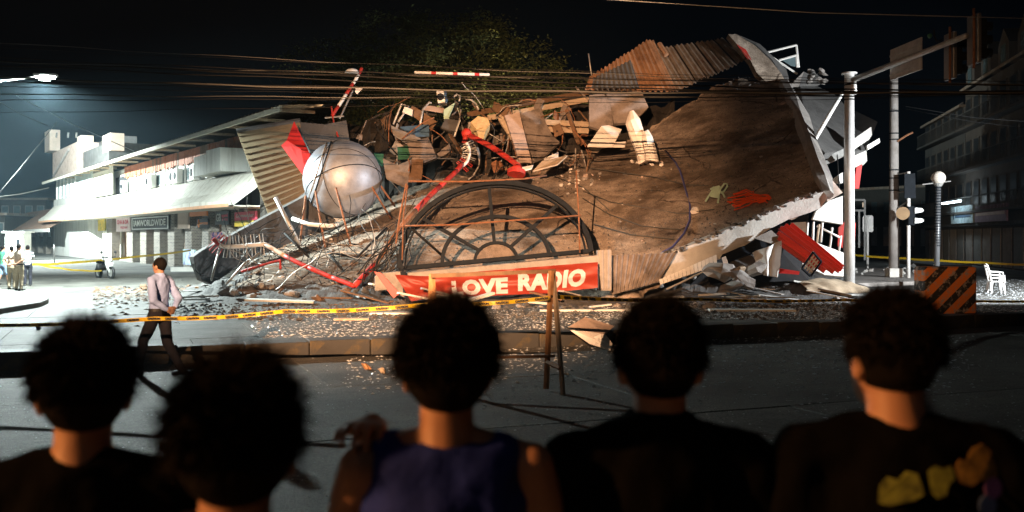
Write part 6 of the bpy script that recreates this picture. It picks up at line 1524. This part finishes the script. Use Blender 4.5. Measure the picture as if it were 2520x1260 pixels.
# bystanders in the lit street
human('person in green and white shirt and denim shorts at the left edge', G(8, 702), 1.6, R(-30), dict(knR=(.1, .12, .48), anR=(.1, .16, .09), knL=(-.1, -.03, .48), anL=(-.1, -.2, .1)), dict(top='tee', topmat='cloth_green', sleeve=.6, leg=.5, botmat='cloth_denim'), vox=.02, strands=0, group='bystanders in the lit street')
human('person in khaki shirt and trousers behind the taller khaki one', G(29, 713), 1.62, R(0), BEHIND, dict(top='tee', topmat='cloth_tan', sleeve=.7, botmat='cloth_khaki'), vox=.02, strands=0, group='bystanders in the lit street')
human('taller person in khaki uniform with hands behind the back', G(47, 716), 1.7, R(-18), BEHIND, dict(top='tee', topmat='cloth_tan', sleeve=.7, botmat='cloth_khaki', belt=True), vox=.02, strands=0, group='bystanders in the lit street')
human('person in black and white striped shirt and black trousers', G(68, 704), 1.62, R(25), dict(elR=(.24, .1, 1.12), wrR=(.1, .25, 1.12), elL=(-.24, .1, 1.12), wrL=(-.1, .25, 1.1)), dict(top='tee', topmat='striped_shirt', sleeve=.8), vox=.02, strands=0, group='bystanders in the lit street')
# the five onlookers seen from behind
ZP = .15
def front(label, px, d, topz, cl, pose, puff, ln, yaw=0., n=9000, skin='skin', rz=0.):
    x = (px - CX) / FPX * d
    return human(label, (x, d, ZP), topz - ZP, rz, pose, cl, vox=.009, hairpuff=puff, strands=n, hair_len=ln, headyaw=yaw, face=True, group='onlookers in the foreground', skin=skin)
TANK = dict(top='tank', topmat='cloth_black', leg=.5, botmat='cloth_trouser')
front('onlooker in black tank top at the left edge, bare shoulders', 212, 1.92, 1.765, dict(top='tee', topmat='cloth_black', leg=.5, sleeve=.02), dict(ho=(-.005, .01, 0)), 1.11, .032, yaw=.25, rz=R(4))
front('onlooker with big bushy hair second from the left', 585, 1.46, 1.755, dict(top='tee', topmat='cloth_black'), dict(), 1.15, .035, yaw=.1)
C3 = dict(top='tank', topmat='cloth_navy', leg=.5, botmat='cloth_trouser')
front('onlooker in navy tank top with a hand over the left shoulder', 1100, 2.0, 1.80, C3, dict(elL=(-.255, .12, 1.13), wrL=(-.165, .085, 1.437), hdL=(-.04, -1, .08), hnL=(0, -.15, -1), elR=(.235, .03, 1.1), wrR=(.2, .2, .95), curl=.72, fine=True), 1.16, .034, yaw=.18)
front('onlooker in plain black shirt right of the navy tank top', 1622, 2.06, 1.805, dict(top='tee', topmat='cloth_black', collar=True, loose=1.1, sleeve=.75), dict(shR=(.19, -.01, 1.36), shL=(-.19, -.01, 1.36)), 1.05, .024, yaw=.05)
p5 = front('onlooker in black tee with colourful back print at the right edge', 2210, 2.0, 1.825, dict(top='tee', topmat='cloth_black', loose=1.12, sleeve=.8), dict(shR=(.19, -.01, 1.37), shL=(-.19, -.01, 1.37), ho=(-.012, .02, 0)), 1.07, .022, yaw=.42, rz=R(-8))
# prints on the backs: flat patches just off the cloth
DM('print_yellow', (.11, .13, .022), .8, bump=0, var=.85, scale=38); DM('print_orange', (.18, .11, .024), .8, bump=0, var=.8, scale=34); DM('print_purple', (.22, .1, .3), .8, bump=0, var=.3, scale=20); DM('print_blue', (.08, .14, .32), .8, bump=0); DM('print_pink', (.5, .1, .22), .8, bump=0); DM('print_pale', (.4, .5, .5), .8, bump=0)
def patch(person, name, pts, mat, lift=.004):
    m = MB(); a = V((0, 0, 0)); q = []
    for x, z in pts:
        ry = .134 - max(0, z - 1.24) * .22 - max(0, z - 1.31) * .22; y = -(ry * math.sqrt(max(.05, 1 - (x / .21) ** 2))) - lift; q.append(V((x, y, z)))
    m.prism(q, V((0, .003, 0))); o = m.build(name, mat, None); o.parent = person; return o
Q = [((-.09, 1.235), (-.075, 1.25), (-.055, 1.246), (-.04, 1.262), (-.02, 1.258), (-.014, 1.238), (-.012, 1.222), (-.03, 1.212), (-.05, 1.208), (-.075, 1.2), (-.095, 1.204)), ((.0, 1.262), (.016, 1.272), (.03, 1.266), (.044, 1.272), (.05, 1.25), (.036, 1.24), (.03, 1.222), (.012, 1.216), (.003, 1.224)), ((.052, 1.268), (.062, 1.284), (.075, 1.28), (.088, 1.302), (.11, 1.31), (.128, 1.296), (.14, 1.288), (.136, 1.25), (.115, 1.24), (.1, 1.246), (.08, 1.236), (.06, 1.243))]
Q = [[(x + .03, z + .1) for x, z in q] for q in Q]
for q, mt_n in zip(Q, ('print_yellow', 'print_yellow', 'print_orange')): patch(p5, 'shirt_print', q, mt_n, .012)
for cx_, cz_, r_, mt_n in ((-.04, 1.17, .012, 'print_purple'), (.0, 1.165, .018, 'print_yellow'), (.05, 1.15, .018, 'print_blue'), (.11, 1.2, .02, 'print_blue'), (.125, 1.23, .02, 'print_purple')):
    patch(p5, 'shirt_print', [(cx_ + .03 + r_ * math.cos(a), cz_ + .1 + r_ * math.sin(a)) for a in [2 * PI * k / 10 for k in range(10)]], mt_n, .012)
P3 = [o for o in bpy.data.objects if o.get('label', '').startswith('onlooker in navy')][0]
patch(P3, 'shirt_print', [(-.0, 1.27), (.02, 1.282), (.035, 1.272), (.03, 1.255), (.005, 1.255)], 'print_pale', .012); patch(P3, 'shirt_print', [(.032, 1.268), (.06, 1.264), (.07, 1.25), (.04, 1.246)], 'print_pink', .013)

# ================================================================== motorbike in the lit street
mb = thing('motorcycle', 'white and black scooter parked alone in the lit street', 'motorcycle', G(258, 686)); g0 = G(258, 686)
fd = V((.75, -.66, 0)).normalized(); sd = V((-fd.y, fd.x, 0))
def MQ(f, s, z): return g0 + fd * f + sd * s + V((0, 0, z))
for f, nme in ((.6, 'front_wheel'), (-.6, 'rear_wheel')):
    ring_ = [MQ(f + math.cos(a) * .25, 0, .29 + math.sin(a) * .25) for a in [2 * PI * k / 20 for k in range(21)]]
    w0 = MB().tube(ring_, .07, 8, False).build(nme, 'ink', mb, True)
    MB().tube([MQ(f, -.03, .29), MQ(f, .03, .29)], .17, 16).build('rim', 'galv', w0)
for s in (-.09, .09): MB().tube([MQ(.6, s, .3), MQ(.46, s, .85)], .03, 6).build('fork', 'galv', mb)
MB().loft([(MQ(.45, 0, .4), .12, .07), (MQ(.42, 0, .7), .2, .09), (MQ(.36, 0, .98), .16, .1)], 14).build('leg_shield', 'ac_white', mb, True)
MB().loft([(MQ(-.3, 0, .38), .14, .4), (MQ(-.32, 0, .6), .16, .48), (MQ(-.34, 0, .72), .12, .42)], 14).build('body', 'ink', mb, True)
MB().box(MQ(-.3, 0, .77), (.26, .7, .1), Matrix.Rotation(math.atan2(fd.y, fd.x) - PI / 2, 3, 'Z')).build('seat', 'cloth_black', mb, bevel=.04)
MB().tube([MQ(.36, -.34, 1.02), MQ(.42, 0, .98), MQ(.36, .34, 1.02)], .025, 6).build('handlebar', 'ink', mb)
MB().ball(MQ(.52, 0, .9), .1).build('headlight', 'white_plastic', mb, True)
for s in (-.3, .3): MB().tube([MQ(.38, s, 1.02), MQ(.36, s * 1.1, 1.2)], .012, 5).build('mirror_stem', 'ink', mb); MB().ball(MQ(.36, s * 1.1, 1.24), .06).build('mirror', 'ink', mb, True)
hl_ = MB(); hl_.ball(MQ(-.05, 0, .98), .15, .15, .14); tag(hl_.build('helmet', 'white_plastic', None, True, origin=MQ(-.05, 0, .86)), 'white helmet resting on the scooter seat', 'helmet')
# ================================================================== hazy night air
hm_ = bpy.data.materials.new('haze'); hm_.use_nodes = True; t = hm_.node_tree; t.nodes.clear()
o_ = t.nodes.new('ShaderNodeOutputMaterial'); pvn = t.nodes.new('ShaderNodeVolumePrincipled'); pvn.inputs['Density'].default_value = .0003; pvn.inputs['Color'].default_value = (.55, .82, 1.0, 1); pvn.inputs['Anisotropy'].default_value = .55
t.links.new(pvn.outputs[0], o_.inputs['Volume'])
hz = MB(); hz.box((0, 420, 11.5), (1420, 970, 25)); ho_ = hz.build('haze', hm_); ho_['kind'] = 'stuff'; ho_['label'] = 'thin night haze over the street'; ho_['category'] = 'haze'
